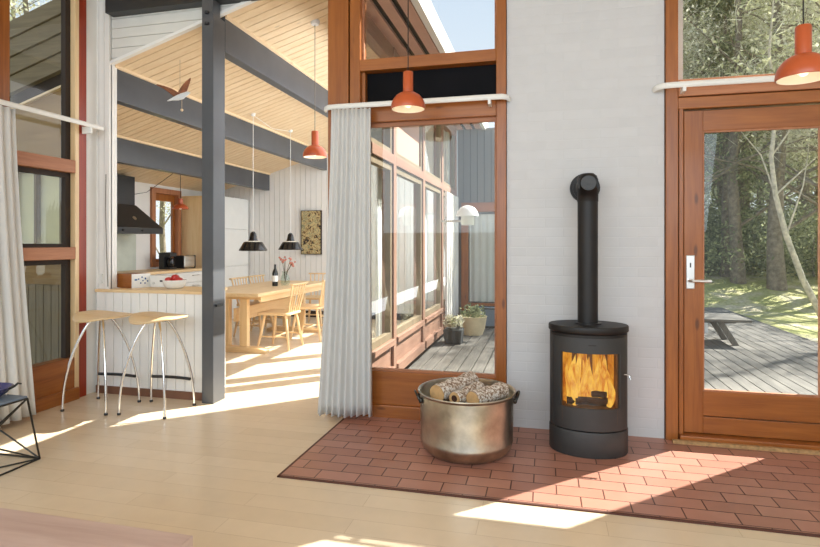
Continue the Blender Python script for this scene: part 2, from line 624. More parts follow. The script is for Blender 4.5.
# white boxed corner pilaster at the end of the left glazing
mb = MB()
for x0, x1 in ((-3.85, -3.80), (-3.795, -3.745), (-3.74, -3.69)):
    mb.box(x0, x1, 4.03, 4.06, 0, 3.6)
mb.box(-3.86, -3.69, 4.05, 4.12, 0, 3.6).box(-3.95, -3.82, 3.90, 4.05, 0, 3.55)
o = struct('wall_pilaster', mb, 'white', 'white boarded corner pilaster beside the bar stools', 'wall')
mb = MB()
mb.box(-3.79, -3.755, 4.015, 4.03, 0.95, 1.03)
obj('light_switch', mb, 'white_gloss', o)
mb = MB().tube([(-3.72, 4.026, 1.9), (-3.725, 4.026, 1.6), (-3.715, 4.026, 1.25), (-3.70, 4.026, 0.92)], 0.003, 6)
obj('wall_cable', mb, 'cord', o)

# ---- kitchen / dining walls
def boards_y(mb, y, d, x0, x1, z0, z1, w=0.096, gap=0.005, ztop=None):
    x = x0
    while x < x1 - 0.01:
        xe = min(x + w, x1)
        za, zb_ = (z1, z1) if ztop is None else (ztop(x), ztop(xe - gap))
        mb.prism([(x, z0), (xe - gap, z0), (xe - gap, zb_), (x, za)], 'y', y, y + d)
        x += w
    return mb


def boards_x(mb, x, d, y0, y1, z0, z1, w=0.096, gap=0.005):
    y = y0
    while y < y1 - 0.01:
        ye = min(y + w, y1)
        mb.box(x, x + d, y, ye - gap, z0, z1)
        y += w
    return mb


mb = boards_y(MB(), 8.98, 0.03, -5.9, -1.56, 0, 3.5, 0.10, 0.006, ztop=lambda x: ceil_z(x) + 0.03)
mb.prism([(-6.0, 0), (-1.56, 0), (-1.56, 3.55), (-6.0, 2.25)], 'y', 9.01, 9.15)
struct('wall_far', mb, 'white', 'white vertical boarded wall behind the dining table', 'wall')
struct('baseboard_far', MB().box(-5.1, -1.6, 8.955, 8.98, 0, 0.11), 'gapdark', 'dark brown skirting along the far dining wall', 'baseboard')
# kitchen low side wall with a small window opening y 7.3..7.92, z 0.95..2.12
mb = MB()
mb.box(-6.05, -5.9, 4.1, 7.26, 0, 2.3)
mb.box(-6.05, -5.9, 7.96, 9.1, 0, 2.3)
mb.box(-6.05, -5.9, 7.26, 7.96, 0, 0.93)
mb.box(-6.05, -5.9, 7.26, 7.96, 2.16, 2.3)
struct('wall_kitchen', mb, 'white', 'white kitchen wall carrying the extractor hood', 'wall')
w = thing('window_1', 'small red framed kitchen window right of the extractor hood', 'window', kind='structure')
mb = MB()
mb.box(-6.0, -5.86, 7.26, 7.34, 0.93, 2.16).box(-6.0, -5.86, 7.88, 7.96, 0.93, 2.16).box(-6.0, -5.86, 7.34, 7.88, 2.08, 2.16).box(-6.0, -5.86, 7.34, 7.88, 0.93, 1.0)
obj('window_frame', mb, 'red_z', w, bevel=0.004)
mb = MB().box(-5.97, -5.93, 7.34, 7.39, 1.0, 2.08).box(-5.97, -5.93, 7.83, 7.88, 1.0, 2.08).box(-5.97, -5.93, 7.39, 7.83, 1.97, 2.08).box(-5.97, -5.93, 7.39, 7.83, 1.0, 1.05)
obj('sash', mb, 'orange_z', w, bevel=0.003)
obj('pane', MB().box(-5.955, -5.95, 7.39, 7.83, 1.05, 1.97), 'glass', w)

# exterior gable wall of the kitchen wing, seen through the left glazing
mb = MB()
XE0, XE1 = -6.05, -3.86
wx0, wx1, wz0, wz1 = -4.84, -4.2, 1.22, 2.0
zt = lambda x: ceil_z(x) + 0.2
mb.prism([(XE0, wz1), (XE1, wz1), (XE1, zt(XE1)), (XE0, zt(XE0))], 'y', 4.1, 4.2)
mb.box(XE0, wx0, 4.1, 4.2, 0.92, wz1).box(wx1, XE1, 4.1, 4.2, 0.92, wz1).box(wx0, wx1, 4.1, 4.2, 0.92, wz0)
o = struct('wall_outside', mb, wood('golden_brown_boards', lin(132, 102, 62), lin(170, 138, 92), 'x', 0.8), 'brown outer gable wall of the kitchen wing seen through the left glazing', 'wall')
mb = boards_y(MB(), 4.07, 0.1, XE0, XE1, -0.2, 0.92, 0.085, 0.008)
obj('lower_cladding', mb, 'brown_z', o)
for k in range(4):
    za, zb_ = 0.60 - 0.155 * k, 0.60 - 0.155 * (k + 1)
    yy = 3.99 + 0.018 * k
    mb = MB()
    p = lambda x, z: (x, ceil_z(x) + z + 0.16)
    mb.prism([p(-6.6, zb_), p(-3.87, zb_), p(-3.87, za - 0.006), p(-6.6, za - 0.006)], 'y', yy, 4.1)
    obj('barge_board', mb, 'brown_x', o)
w = thing('window_2', 'cream blinded window in the brown outer gable wall', 'window', kind='structure')
mb = MB()
mb.box(wx0, wx0 + 0.05, 4.06, 4.16, wz0, wz1).box(wx1 - 0.05, wx1, 4.06, 4.16, wz0, wz1).box(wx0 + 0.05, wx1 - 0.05, 4.06, 4.16, wz0, wz0 + 0.05).box(wx0 + 0.05, wx1 - 0.05, 4.06, 4.16, wz1 - 0.05, wz1)
mb.box(-4.56, -4.535, 4.08, 4.14, wz0 + 0.05, wz1 - 0.05)
obj('window_frame', mb, 'brown_z', w, bevel=0.003)
obj('pane', MB().box(wx0 + 0.05, wx1 - 0.05, 4.11, 4.115, wz0 + 0.05, wz1 - 0.05), 'glass', w)
obj('roller_blind', MB().box(wx0 + 0.05, wx1 - 0.05, 4.13, 4.14, wz0 + 0.05, wz1 - 0.05), 'cream', w)

# ---- left glazing (plane x = -3.85), bay between mullions at y 3.12 and 3.88
w = thing('window_3', 'tall orange timber glazing at the left end beside the bar stools', 'window', kind='structure')
mb = MB()
mb.box(-3.92, -3.78, 3.09, 3.19, 0.0, 3.55).box(-3.92, -3.78, 2.2, 2.28, 0, 3.55)
obj('mullion', mb, 'orange_z', w, bevel=0.004)
obj('end_post', MB().box(-3.92, -3.80, 3.815, 3.90, 0, 3.55), wood('red_post', lin(132, 40, 16), lin(166, 62, 28), 'z', 0.4), w, bevel=0.004)
obj('end_post_lining', MB().box(-3.90, -3.792, 3.775, 3.815, 0, 3.55), 'beech_z', w, bevel=0.003)
mb = MB().box(-3.90, -3.785, 3.19, 3.775, 1.88, 1.985).box(-3.90, -3.785, 3.19, 3.775, 1.165, 1.265).box(-3.90, -3.785, 2.28, 3.09, 1.88, 1.985).box(-3.90, -3.785, 2.28, 3.09, 1.165, 1.265)
obj('transom', mb, 'red_y', w, bevel=0.005)
mb = MB().box(-3.90, -3.80, 2.28, 3.79, 0.07, 0.35)
obj('bottom_panel', mb, 'orange_y', w, bevel=0.004)
obj('plinth', MB().box(-3.90, -3.77, 2.28, 3.80, 0, 0.10), 'orange_y', w, bevel=0.006)
mb = MB()
for z0, z1 in ((0.35, 1.165), (1.265, 1.88), (1.985, 3.55)):
    for y0, y1 in ((3.19, 3.775), (2.28, 3.09)):
        mb.box(-3.885, -3.84, y1 - 0.05, y1, z0, z1).box(-3.885, -3.84, y0, y0 + 0.05, z0, z1)
        mb.box(-3.885, -3.84, y0 + 0.05, y1 - 0.05, z1 - 0.04, z1)
        if z0 > 1.2 and z0 < 1.9:
            mb.box(-3.885, -3.84, y0 + 0.05, y1 - 0.05, z0, z0 + 0.03)
obj('dark_sash', mb, 'gapdark', w)
for z0, z1 in ((0.35, 1.165), (1.265, 1.88), (1.985, 3.55)):
    obj('pane', MB().box(-3.866, -3.86, 2.30, 3.77, z0, z1), 'glass', w)

# ---- centre window in the stove wall
w = thing('window_4', 'tall orange pine framed window left of the stove looking into the courtyard', 'window', kind='structure')
obj('corner_post', MB().box(-1.60, -1.435, 3.90, 4.06, 0, 3.55), 'orange_z', w, bevel=0.005)
mb = MB().box(-1.425, -1.345, 3.905, 4.06, 0, 3.55)
mb.box(-0.335, -0.265, 3.905, 4.06, 0, 3.55)
obj('jamb', mb, 'orange_z', w, bevel=0.004)
obj('stop_bead', MB().box(-1.345, -1.315, 3.94, 4.04, 0.1, 2.585), 'orange_z', w, bevel=0.003)
obj('upper_rail', MB().box(-1.345, -0.335, 3.905, 4.05, 2.585, 2.67), 'orange_x', w, bevel=0.004)
obj('lower_rail', MB().box(-1.315, -0.335, 3.915, 4.05, 2.20, 2.33), 'orange_x', w, bevel=0.004)
obj('dark_board', MB().box(-1.315, -0.335, 3.99, 4.02, 2.33, 2.585), 'navy', w)
obj('base_panel', MB().box(-1.345, -0.335, 3.925, 4.05, 0.10, 0.345), 'orange_x', w, bevel=0.004)
obj('base_ledge', MB().box(-1.345, -0.335, 3.905, 4.05, 0.0, 0.10), 'orange_x', w, bevel=0.006)
mb = MB().box(-1.315, -0.335, 3.955, 3.985, 2.17, 2.20).box(-1.315, -0.335, 3.955, 3.985, 0.345, 0.36).box(-0.35, -0.335, 3.955, 3.985, 0.36, 2.17)
mb.box(-1.345, -1.33, 3.955, 3.985, 2.67, 3.55).box(-0.35, -0.335, 3.955, 3.985, 2.67, 3.55).box(-1.33, -0.35, 3.955, 3.985, 2.67, 2.682)
obj('glazing_bead', mb, M['red_x'], w)
obj('pane', MB().box(-1.315, -0.335, 3.975, 3.98, 0.345, 2.19), 'glass', w)
obj('pane', MB().box(-1.345, -0.335, 3.975, 3.98, 2.67, 3.55), 'glass', w)

# ---- glazed door and the window over it
d = thing('door_1', 'orange pine glazed door to the forest deck right of the stove', 'door', kind='structure')
mb = MB().box(0.77, 0.845, 3.905, 4.06, 0, 3.55)
mb.box(1.79, 1.86, 3.905, 4.06, 0, 3.55)
obj('jamb', mb, 'orange_z', d, bevel=0.004)
obj('inner_jamb', MB().box(0.852, 0.878, 3.915, 4.06, 0.02, 2.185), 'orange_z', d, bevel=0.003)
obj('head_rail', MB().box(0.845, 1.79, 3.895, 4.06, 2.255, 2.365), 'red_x', d, bevel=0.005)
obj('head_lining', MB().box(0.845, 1.79, 3.91, 4.06, 2.175, 2.25), 'orange_x', d, bevel=0.004)
obj('threshold', MB().box(0.85, 1.79, 3.87, 4.06, 0.008, 0.055), 'orange_x', d, bevel=0.006)
leaf = obj('door_leaf', MB().box(0.885, 1.0, 3.935, 3.99, 0.06, 2.165).box(1.672, 1.785, 3.935, 3.99, 0.06, 2.165), 'orange_z', d, bevel=0.004)
obj('leaf_rail', MB().box(1.0, 1.672, 3.937, 3.988, 2.03, 2.165).box(1.0, 1.672, 3.937, 3.988, 0.175, 0.335).box(1.0, 1.672, 3.937, 3.988, 0.06, 0.168), 'orange_x', leaf, bevel=0.004)
obj('pane', MB().box(1.0, 1.672, 3.965, 3.97, 0.335, 2.03), 'glass', leaf)
mb = MB().box(1.0, 1.672, 3.94, 3.962, 0.335, 0.345).box(1.0, 1.672, 3.94, 3.962, 2.02, 2.03).box(1.0, 1.008, 3.94, 3.962, 0.345, 2.02).box(1.662, 1.672, 3.94, 3.962, 0.345, 2.02)
obj('glazing_bead', mb, 'red_z', leaf)
h = obj('handle_plate', MB().box(0.898, 0.948, 3.925, 3.936, 1.0, 1.22), 'steel', leaf, bevel=0.004)
obj('lever', MB().tube([(0.915, 3.928, 1.055), (0.915, 3.888, 1.055), (0.922, 3.88, 1.055), (1.035, 3.88, 1.053)], 0.0095, 12), 'steel', h, smooth=True)
obj('keyhole', MB().box(0.918, 0.926, 3.9235, 3.925, 1.14, 1.17), 'black', h)
obj('transom_pane', MB().box(0.845, 1.79, 3.98, 3.985, 2.365, 3.55), 'glass', d)
obj('coir_strip', MB().box(0.80, 1.86, 3.845, 3.87, 0.008, 0.03), 'mat', d)

# ---- courtyard facade of the dining wing (outer face x = -1.5)
ys = [4.09, 5.44, 6.83, 8.14, 9.45]
for i in range(4):
    y0, y1 = ys[i], ys[i + 1]
    w = thing('window_%d' % (5 + i), ['nearest', 'second', 'third', 'farthest'][i] + ' red timber bay of the dining wing glazing seen across the courtyard', 'window', kind='structure')
    mb = MB().box(-1.62, -1.49, y1 - 0.055, y1 + 0.055, -0.05, 3.3)
    if i == 0:
        mb.box(-1.62, -1.49, y0, y0 + 0.1, -0.05, 3.3)
    obj('mullion', mb, 'facade_z', w, bevel=0.006)
    a, b_ = y0 + (0.1 if i == 0 else 0.055), y1 - 0.055
    mb = MB().box(-1.60, -1.47, a, b_, 0.27, 0.33).box(-1.60, -1.49, a, b_, 2.1, 2.2).box(-1.60, -1.5, a, b_, 3.14, 3.3)
    mb.box(-1.60, -1.47, a, b_, -0.05, 0.05)
    obj('rail', mb, 'facade_y', w, bevel=0.005)
    mb = MB()
    for p_, q_ in ((a, a + 0.06), (b_ - 0.06, b_)):
        mb.box(-1.57, -1.51, p_, q_, 0.33, 2.1).box(-1.57, -1.51, p_, q_, 2.2, 3.14)
    mb.box(-1.57, -1.51, a + 0.06, b_ - 0.06, 0.33, 0.40).box(-1.57, -1.51, a + 0.06, b_ - 0.06, 2.03, 2.1).box(-1.57, -1.51, a + 0.06, b_ - 0.06, 2.2, 2.25)
    obj('sash', mb, 'brown_z', w, bevel=0.003)
    obj('sill_panel', MB().box(-1.56, -1.52, a, b_, 0.05, 0.27), 'facade_y', w)
    obj('pane', MB().box(-1.545, -1.54, a + 0.06, b_ - 0.06, 0.40, 2.03), 'glass', w)
    if i == 1:
        obj('upper_panel', MB().box(-1.55, -1.53, a + 0.06, b_ - 0.06, 2.25, 3.14), 'pink', w)
    else:
        obj('pane', MB().box(-1.545, -1.54, a + 0.06, b_ - 0.06, 2.25, 3.14), 'glass', w)
# white slatted screen on the farthest bay
mb = MB()
yy = 8.22
while yy < 9.40:
    mb.box(-1.47, -1.44, yy, yy + 0.10, 0.1, 2.08)
    yy += 0.17
struct('trim_7', mb, 'white', 'white vertical slats over the farthest courtyard bay', 'trim')
# eave and soffit
mb = MB()
for x0, x1 in ((-1.5, -1.40), (-1.34, -1.24), (-1.18, -1.08)):
    mb.box(x0, x1, 4.26, 10.0, 3.29, 3.32)
o = struct('trim_8', mb, 'pink', 'pale slatted eave soffit over the courtyard glazing', 'eave')
obj('soffit_backing', MB().box(-1.6, -1.02, 4.26, 10.0, 3.36, 3.42), 'gapdark', o)
obj('fascia', MB().box(-1.06, -1.0, 4.26, 10.0, 3.27, 3.48), 'white', o)
# courtyard end wall and its door
mb = boards_y(MB(), 9.6, 0.05, -1.5, -0.55, -0.1, 3.3, 0.12, 0.012)
mb.box(-1.5, -0.55, 9.65, 9.75, -0.1, 3.3)
struct('wall_courtyard', mb, 'grey_z', 'grey vertical boarded wall closing the courtyard', 'wall')
d = thing('door_2', 'brown framed glazed door at the far end of the courtyard', 'door', kind='structure')
mb = MB().box(-1.42, -1.3, 9.52, 9.6, -0.08, 2.0).box(-0.66, -0.55, 9.52, 9.6, -0.08, 2.0)
obj('jamb', mb, 'orange_z', d, bevel=0.004)
obj('rail', MB().box(-1.3, -0.66, 9.52, 9.6, 1.84, 2.0).box(-1.3, -0.66, 9.52, 9.6, -0.08, 0.26), 'orange_x', d, bevel=0.004)
obj('pane', MB().box(-1.3, -0.66, 9.55, 9.555, 0.26, 1.84), 'glass', d)
obj('door_curtain', MB().grid([[(-1.28 + 0.6 * i / 24, 9.585 + 0.012 * math.sin(i * 1.3), z) for i in range(25)] for z in (0.28, 1.8)]), 'curtain', d, solid=0.003)

# unseen brick block added behind the pier to shade the near courtyard
struct('wall_shade_block', MB().box(-0.22, 0.95, 4.252, 5.85, -0.2, 4.0), 'brick', 'unseen white brick block behind the stove pier, added to shade the courtyard', 'wall')
# ---- decks
def deck_boards(x0, x1, y0, y1, w=0.14):
    mb = MB()
    x = x0
    while x < x1 - 0.02:
        y = y0
        mb.box(x, min(x + w - 0.012, x1), y0, y1, -0.14, -0.10)
        x += w
    return mb
struct('floor_deck', deck_boards(-1.485, 3.72, 4.26, 13.2), 'grey_y', 'weathered grey timber deck around the house', 'deck')
struct('floor_underdeck', MB().box(-1.7, 3.72, 4.26, 13.2, -0.3, -0.22), 'gapdark', 'dark ground under the deck boards', 'deck')

# ground with a bank rising into the forest
def ground_z(x, y):
    t = max(0.0, y - 14.5)
    z = -0.32 + 1.1 * (1 - math.exp(-t * 0.22)) + 0.05 * max(0, y - 22)
    if x < -3.9:
        z = -0.25 + 0.05 * max(0, -x - 8)
    return z + 0.10 * noise.noise(Vector((x * 0.5, y * 0.5, 1.7))) * min(1, max(0.0, (y - 9) / 5))
rows = []
for j in range(56):
    y = 2 + j * 1.05
    rows.append([(x, y, ground_z(x, y)) for x in [3.6 + i * 0.9 for i in range(50)]])
rows2 = []
for j in range(50):
    y = 13.0 + j * 1.05
    rows2.append([(x, y, ground_z(x, y)) for x in [-16 + i * 0.9 for i in range(23)]])
struct('floor_garden', MB().grid(rows).grid(rows2).box(-16, -3.95, -4, 16, -0.4, -0.26), 'ground', 'sunny moss and leaf litter bank below the forest', 'ground', smooth=True)


# ================================================================== THINGS: living room
# ---- wood stove
st = thing('wood_stove', 'oval black wood stove with burning fire against the white brick pier', 'stove', (0.262, 3.63, 0.008))
A_, B_ = 0.236, 0.178
mb = MB().lathe([(0.0, 0.0), (0.985, 0.0), (1.0, 0.008), (1.0, 0.148), (0.99, 0.153), (0, 0.153)], n=64, ax=A_, ay=B_)
obj('base_drum', mb, 'stove', st, smooth=True)
W0, W1 = math.radians(-90 - 47), math.radians(-90 + 49)      # glass angles around -y
def ell(a, k=1.0):
    return (A_ * k * math.cos(a), B_ * k * math.sin(a))
def shell(z0, z1, a0, a1, k0, k1, n):
    mb = MB()
    ang = [a0 + (a1 - a0) * i / n for i in range(n + 1)]
    full = abs(a1 - a0) > 6.2
    vs = []
    for a in ang:
        xo, yo = ell(a, k1)
        xi, yi = ell(a, k0)
        vs += [(xo, yo, z0), (xo, yo, z1), (xi, yi, z1), (xi, yi, z0)]
    fs = []
    for i in range(n):
        for q in range(4):
            fs.append((i * 4 + q, i * 4 + (q + 1) % 4, (i + 1) * 4 + (q + 1) % 4, (i + 1) * 4 + q))
    if not full:
        fs += [(0, 3, 2, 1), tuple(n * 4 + q for q in range(4))]
    return mb.add(vs, fs)
D0, D1 = math.radians(-90 - 66), math.radians(-90 + 66)
mb = shell(0.158, 0.722, D1, D0 + 2 * PI, 0.90, 0.985, 48)
obj('body', mb, 'stove', st, smooth=True)
door = obj('door', MB().add([], []), 'stove', st)
bpy.data.objects.remove(door)
mb = MB()
for q in (shell(0.162, 0.296, D0 + 0.06, D1 - 0.02, 0.93, 0.995, 40), shell(0.626, 0.718, D0 + 0.06, D1 - 0.02, 0.93, 0.995, 40),
          shell(0.296, 0.626, D0 + 0.06, W0, 0.93, 0.995, 10), shell(0.296, 0.626, W1, D1 - 0.02, 0.93, 0.995, 10)):
    mb.add(q.v, q.f)
door = obj('door', mb, 'stove', st, smooth=True)
obj('pane', shell(0.296, 0.626, W0, W1, 0.955, 0.962, 24), 'stove_glass', door, smooth=True)
obj('door_handle', MB().tube([(0.2, -0.105, 0.50), (0.225, -0.125, 0.50), (0.23, -0.128, 0.492), (0.233, -0.131, 0.475)], 0.006, 8), 'chrome', door, smooth=True)
obj('emblem', MB().box(-0.012, 0.035, -0.1795, -0.177, 0.676, 0.681), 'stove_dark', door)
mb = MB().lathe([(0.0, 0.718), (0.985, 0.718), (0.985, 0.735), (0.96, 0.738), (1.0, 0.745), (1.02, 0.75), (1.02, 0.778), (1.0, 0.784), (0.0, 0.784)], n=64, ax=A_, ay=B_)
obj('top_plate', mb, 'stove_dark', st, smooth=True)
mb = MB().box(-0.155, 0.155, 0.02, 0.03, 0.2, 0.70).box(-0.165, -0.155, -0.10, 0.03, 0.2, 0.70).box(0.155, 0.165, -0.10, 0.03, 0.2, 0.70).box(-0.16, 0.16, -0.13, 0.03, 0.2, 0.29)
obj('firebox', mb, 'soot', st)
fb = obj('fire', MB().grid([[(-0.15 + 0.3 * i / 12, 0.012 - 0.03 * math.sin(i * 1.7), z) for i in range(13)] for z in (0.29, 0.45, 0.66)]), 'glow', st, solid=0.004)
rnd = random.Random(3)
for k in range(13):
    x = -0.125 + 0.25 * (k + 0.5) / 13 + rnd.uniform(-0.01, 0.01)
    hgt = rnd.uniform(0.16, 0.34)
    y = rnd.uniform(-0.085, -0.02)
    pts, rs = [], []
    for i in range(8):
        t = i / 7
        pts.append((x + 0.012 * math.sin(t * 5 + k), y, 0.29 + hgt * t))
        rs.append(0.022 * math.sin(PI * (0.18 + 0.82 * t)) ** 0.8 + 0.0005)
    obj('flame', MB().tube(pts, rs, 8), 'flame', fb, smooth=True)
for x0, y0, x1, y1, z, r in ((-0.13, -0.07, 0.10, -0.09, 0.315, 0.024), (-0.08, -0.10, 0.14, -0.06, 0.318, 0.02), (0.02, -0.06, 0.10, -0.09, 0.36, 0.02)):
    obj('burning_log', MB().tube([(x0, y0, z), ((x0 + x1) / 2, (y0 + y1) / 2, z + 0.005), (x1, y1, z + 0.004)], r, 10), 'char', fb, smooth=True)
# flue
fl = obj('flue_pipe', MB().lathe([(0.066, 0.784), (0.062, 0.784), (0.062, 1.56)], (0, 0.02, 0), 32), 'stove_dark', st, smooth=True)
obj('flue_collar', MB().lathe([(0.0, 0.784), (0.082, 0.784), (0.082, 0.789), (0.064, 0.791)], (0, 0.02, 0), 32), 'black', fl, smooth=True)
mb = MB().lathe([(0.0625, 1.552), (0.0645, 1.556), (0.0645, 1.64), (0.0645, 1.645)], (0, 0.02, 0), 32)
pts = [(0, 0.02, 1.60), (0, 0.02, 1.665), (0, 0.035, 1.70), (0, 0.07, 1.715)]
mb.tube([(0, -0.02, 1.665), (0, 0.294, 1.665)], 0.0625, 32)
for i in range(9):
    pass
mb.lathe([(0.0645, 1.64), (0.064, 1.69), (0.056, 1.715), (0.036, 1.731), (0.0, 1.736)], (0, 0.02, 0), 32)
obj('flue_elbow', mb, 'stove_dark', fl, smooth=True)
mb = MB()
def ringy(mb, y, r, d, n=28, z=1.665):
    mb.tube([(0, y, z), (0, y + d, z)], r, n)
ringy(mb, -0.056, 0.046, 0.04)
ringy(mb, -0.062, 0.036, 0.01)
ringy(mb, -0.068, 0.012, 0.01)
obj('cleaning_cap', mb, 'stove', fl, smooth=True)
mb = MB()
ringy(mb, 0.27, 0.098, 0.027)
ringy(mb, 0.255, 0.08, 0.02)
obj('wall_rosette', mb, 'stove_dark', fl, smooth=True)

# ---- copper log pot
pt = thing('log_pot', 'large aged tinned copper cauldron full of logs on the red hearth tiles', 'pot', (-0.475, 3.41, 0.008))
prof = [(0.0, 0.0), (0.20, 0.0), (0.245, 0.012), (0.272, 0.04), (0.284, 0.075), (0.288, 0.09), (0.285, 0.098), (0.287, 0.2), (0.291, 0.362), (0.302, 0.372), (0.305, 0.378), (0.302, 0.384), (0.294, 0.382), (0.286, 0.372), (0.281, 0.2), (0.276, 0.09), (0.24, 0.03), (0.0, 0.02)]
obj('bowl', MB().lathe(prof, n=72), 'pot', pt, smooth=True)
mb = MB()
mb.box(-0.03, 0.03, -0.008, 0.002, -0.02, 0.02)
for s in (-1, 1):
    a = math.radians(200 if s < 0 else 5)
    cx, cy = 0.295 * math.cos(a), 0.295 * math.sin(a)
    tx, ty = -math.sin(a), math.cos(a)
    pts = []
    for i in range(9):
        t = PI * i / 8
        u = 0.05 * math.cos(t)
        out = 0.006 + 0.02 * math.sin(t)
        pts.append((cx + tx * u + math.cos(a) * out, cy + ty * u + math.sin(a) * out, 0.335 + 0.045 * math.sin(t)))
    hd = obj('handle', MB().tube(pts, 0.007, 8), 'wire', pt, smooth=True)
    for u in (-0.05, 0.05):
        obj('rivet', MB().blob((cx + tx * u, cy + ty * u, 0.335), 0.014, 0.014, 0.018, 8, 6), 'wire', hd, smooth=True)
logs = [  # centre, direction, length, radius
    ((-0.078, 0.03, 0.385), (0.47, 0.88, 0.05), 0.36, 0.056, 'pale barked log lying highest on the left of the copper pot'),
    ((0.013, -0.055, 0.375), (0.42, 0.90, 0.03), 0.28, 0.040, 'birch log with hollow dark end in the middle of the copper pot'),
    ((0.140, -0.058, 0.372), (0.56, 0.82, 0.03), 0.28, 0.050, 'rough white flecked birch log on the right of the copper pot'),
    ((0.06, -0.13, 0.262), (0.9, 0.12, 0.0), 0.24, 0.042, 'narrow log low at the front of the copper pot'),
    ((-0.13, -0.08, 0.262), (0.7, 0.5, 0.05), 0.16, 0.044, 'split log low at the front left of the copper pot'),
    ((0.05, 0.14, 0.265), (0.9, -0.2, 0.0), 0.26, 0.05, 'log lying at the back of the copper pot'),
    ((-0.15, 0.09, 0.275), (0.3, 0.8, 0.0), 0.15, 0.045, 'short log deep at the back left of the copper pot'),
]
for c, dv, L_, r, lab in logs:
    t = thing('firewood_log', lab, 'log', (-0.475 + c[0], 3.41 + c[1], 0.008 + c[2]), group='logs in the copper pot')
    dv = Vector(dv).normalized()
    rr = random.Random(lab)
    pts, rs = [], []
    for i in range(9):
        q = -0.5 + i / 8
        pts.append(dv * (q * L_) + Vector((0, 0, 0.004 * math.sin(i * 2.1))))
        rs.append(r * (1 + rr.uniform(-0.06, 0.06)))
    mb = MB().tube(pts, rs, 18, caps=False)
    mb.v = [tuple(Vector(v) * 1.0 + Vector((0, 0, 1)) * (0.006 * noise.noise(Vector(v) * 40))) for v in mb.v]
    obj('bark', mb, 'log_bark', t, smooth=True)
    for e, i in ((1, 8), (-1, 0)):
        ce = obj('cut_end', MB().tube([pts[i] - dv * 0.004 * e, pts[i] + dv * 0.002 * e], rs[i] * 0.97, 18), 'log_end', t)
    if 'hollow' in lab:
        obj('hollow', MB().tube([pts[0] - dv * 0.001, pts[0] - dv * 0.0035], r * 0.5, 14), 'char', ce)

# ---- pendants
def dome_pendant(name, label, x, y, zr, ztop, group, cordmat='dcord', s=1.0, rose=None):
    p = thing(name, label, 'lamp', (x, y, zr), group=group)
    prof = [(0.110, 0.0), (0.1115, 0.008), (0.108, 0.036), (0.096, 0.064), (0.076, 0.088), (0.052, 0.103), (0.030, 0.110)]
    outer = [(r * s, z * s) for r, z in prof]
    obj('shade', MB().lathe(outer + [(r - 0.003, z - 0.002) for r, z in reversed(outer)], n=40, closed=True), 'orange', p, smooth=True)
    inn = [(r - 0.0045 * s, z + 0.0005) for r, z in outer]
    obj('inner_lining', MB().lathe(inn + [(r - 0.001, z - 0.0015) for r, z in reversed(inn)], n=40, closed=True), 'orange_in', p, smooth=True)
    obj('neck', MB().lathe([(0.033 * s, 0.104 * s), (0.033 * s, 0.236 * s), (0.029 * s, 0.241 * s), (0.0, 0.242 * s)], n=28), 'orange', p, smooth=True)
    obj('bulb', MB().blob((0, 0, 0.045 * s), 0.03 * s, 0.03 * s, 0.035 * s, 14, 10), 'bulb', p, smooth=True)
    obj('cord', MB().tube([(0, 0, 0.24 * s), (0, 0, ztop - zr)], 0.0035, 8), cordmat, p, smooth=True)
    if rose:
        obj('ceiling_rose', MB().lathe([(0.0, -0.028), (0.035, -0.026), (0.045, -0.002), (0.045, 0.012)], (0, 0, ztop - zr), 20), 'white', p, smooth=True)
    ld = bpy.data.lights.new('bulb_light', 'POINT')
    ld.energy = 0.25
    ld.color = (1.0, 0.84, 0.62)
    ld.shadow_soft_size = 0.03
    lo = bpy.data.objects.new('bulb_light', ld)
    COL.objects.link(lo)
    lo.location = (0, 0, 0.008)
    lo.parent = p
    return p
G = 'orange dome pendants'
dome_pendant('pendant_lamp', 'orange dome pendant hanging before the courtyard window', -0.86, 3.45, 2.165, 3.55, G)
dome_pendant('pendant_lamp', 'orange dome pendant hanging in front of the glazed door', 1.15, 2.88, 2.055, 3.55, G)
dome_pendant('pendant_lamp', 'orange dome pendant hanging from white ceiling rose left of the curtain', -2.08, 4.76, 2.10, ceil_z(-2.08), G, 'cord', 1.0, True)

# ---- curtains and tracks
def curtain(name, label, P0, P1, Q0, Q1, zt, zb, folds, amp, nrm, grp=None, frill=0.0):
    """top edge P0-P1, hem Q0-Q1 as (x,y); nrm = fold direction"""
    nc, nr = folds * 8 + 1, 26
    rows = []
    rr = random.Random(label)
    ph = [rr.uniform(-0.8, 0.8) for _ in range(folds + 2)]
    for j in range(nr):
        t = j / (nr - 1)
        te = t ** 1.4
        row = []
        for i in range(nc):
            s = i / (nc - 1)
            k = int(s * folds)
            x = (P0[0] + (P1[0] - P0[0]) * s) * (1 - te) + (Q0[0] + (Q1[0] - Q0[0]) * s) * te
            y = (P0[1] + (P1[1] - P0[1]) * s) * (1 - te) + (Q0[1] + (Q1[1] - Q0[1]) * s) * te
            a = amp * (0.55 + 0.6 * t) * (math.sin(2 * PI * folds * s) + 0.35 * math.sin(2 * PI * folds * s * 0.5 + ph[k] + t * 1.5) + 0.25 * math.sin(2 * PI * folds * s * 2 + 2 * t))
            row.append((x + nrm[0] * a, y + nrm[1] * a, zt + (zb - zt) * t + 0.008 * math.sin(s * 9) * t))
        rows.append(row)
    o = obj(name, MB().grid(rows), 'curtain', None, smooth=True, solid=0.003)
    o.data.set_sharp_from_angle(angle=PI)
    return tag(o, label, 'curtain', grp)
curtain('curtain', 'white linen curtain gathered at the left edge of the courtyard window', (-1.53, 3.80), (-1.235, 3.83), (-1.62, 3.74), (-1.215, 3.80), 2.285, 0.045, 9, 0.024, (0, 1))
curtain('curtain', 'white linen curtain at the far left edge over the side glazing', (-3.71, 2.35), (-3.71, 3.17), (-3.66, 2.35), (-3.66, 3.28), 2.265, 0.03, 12, 0.026, (1, 0))
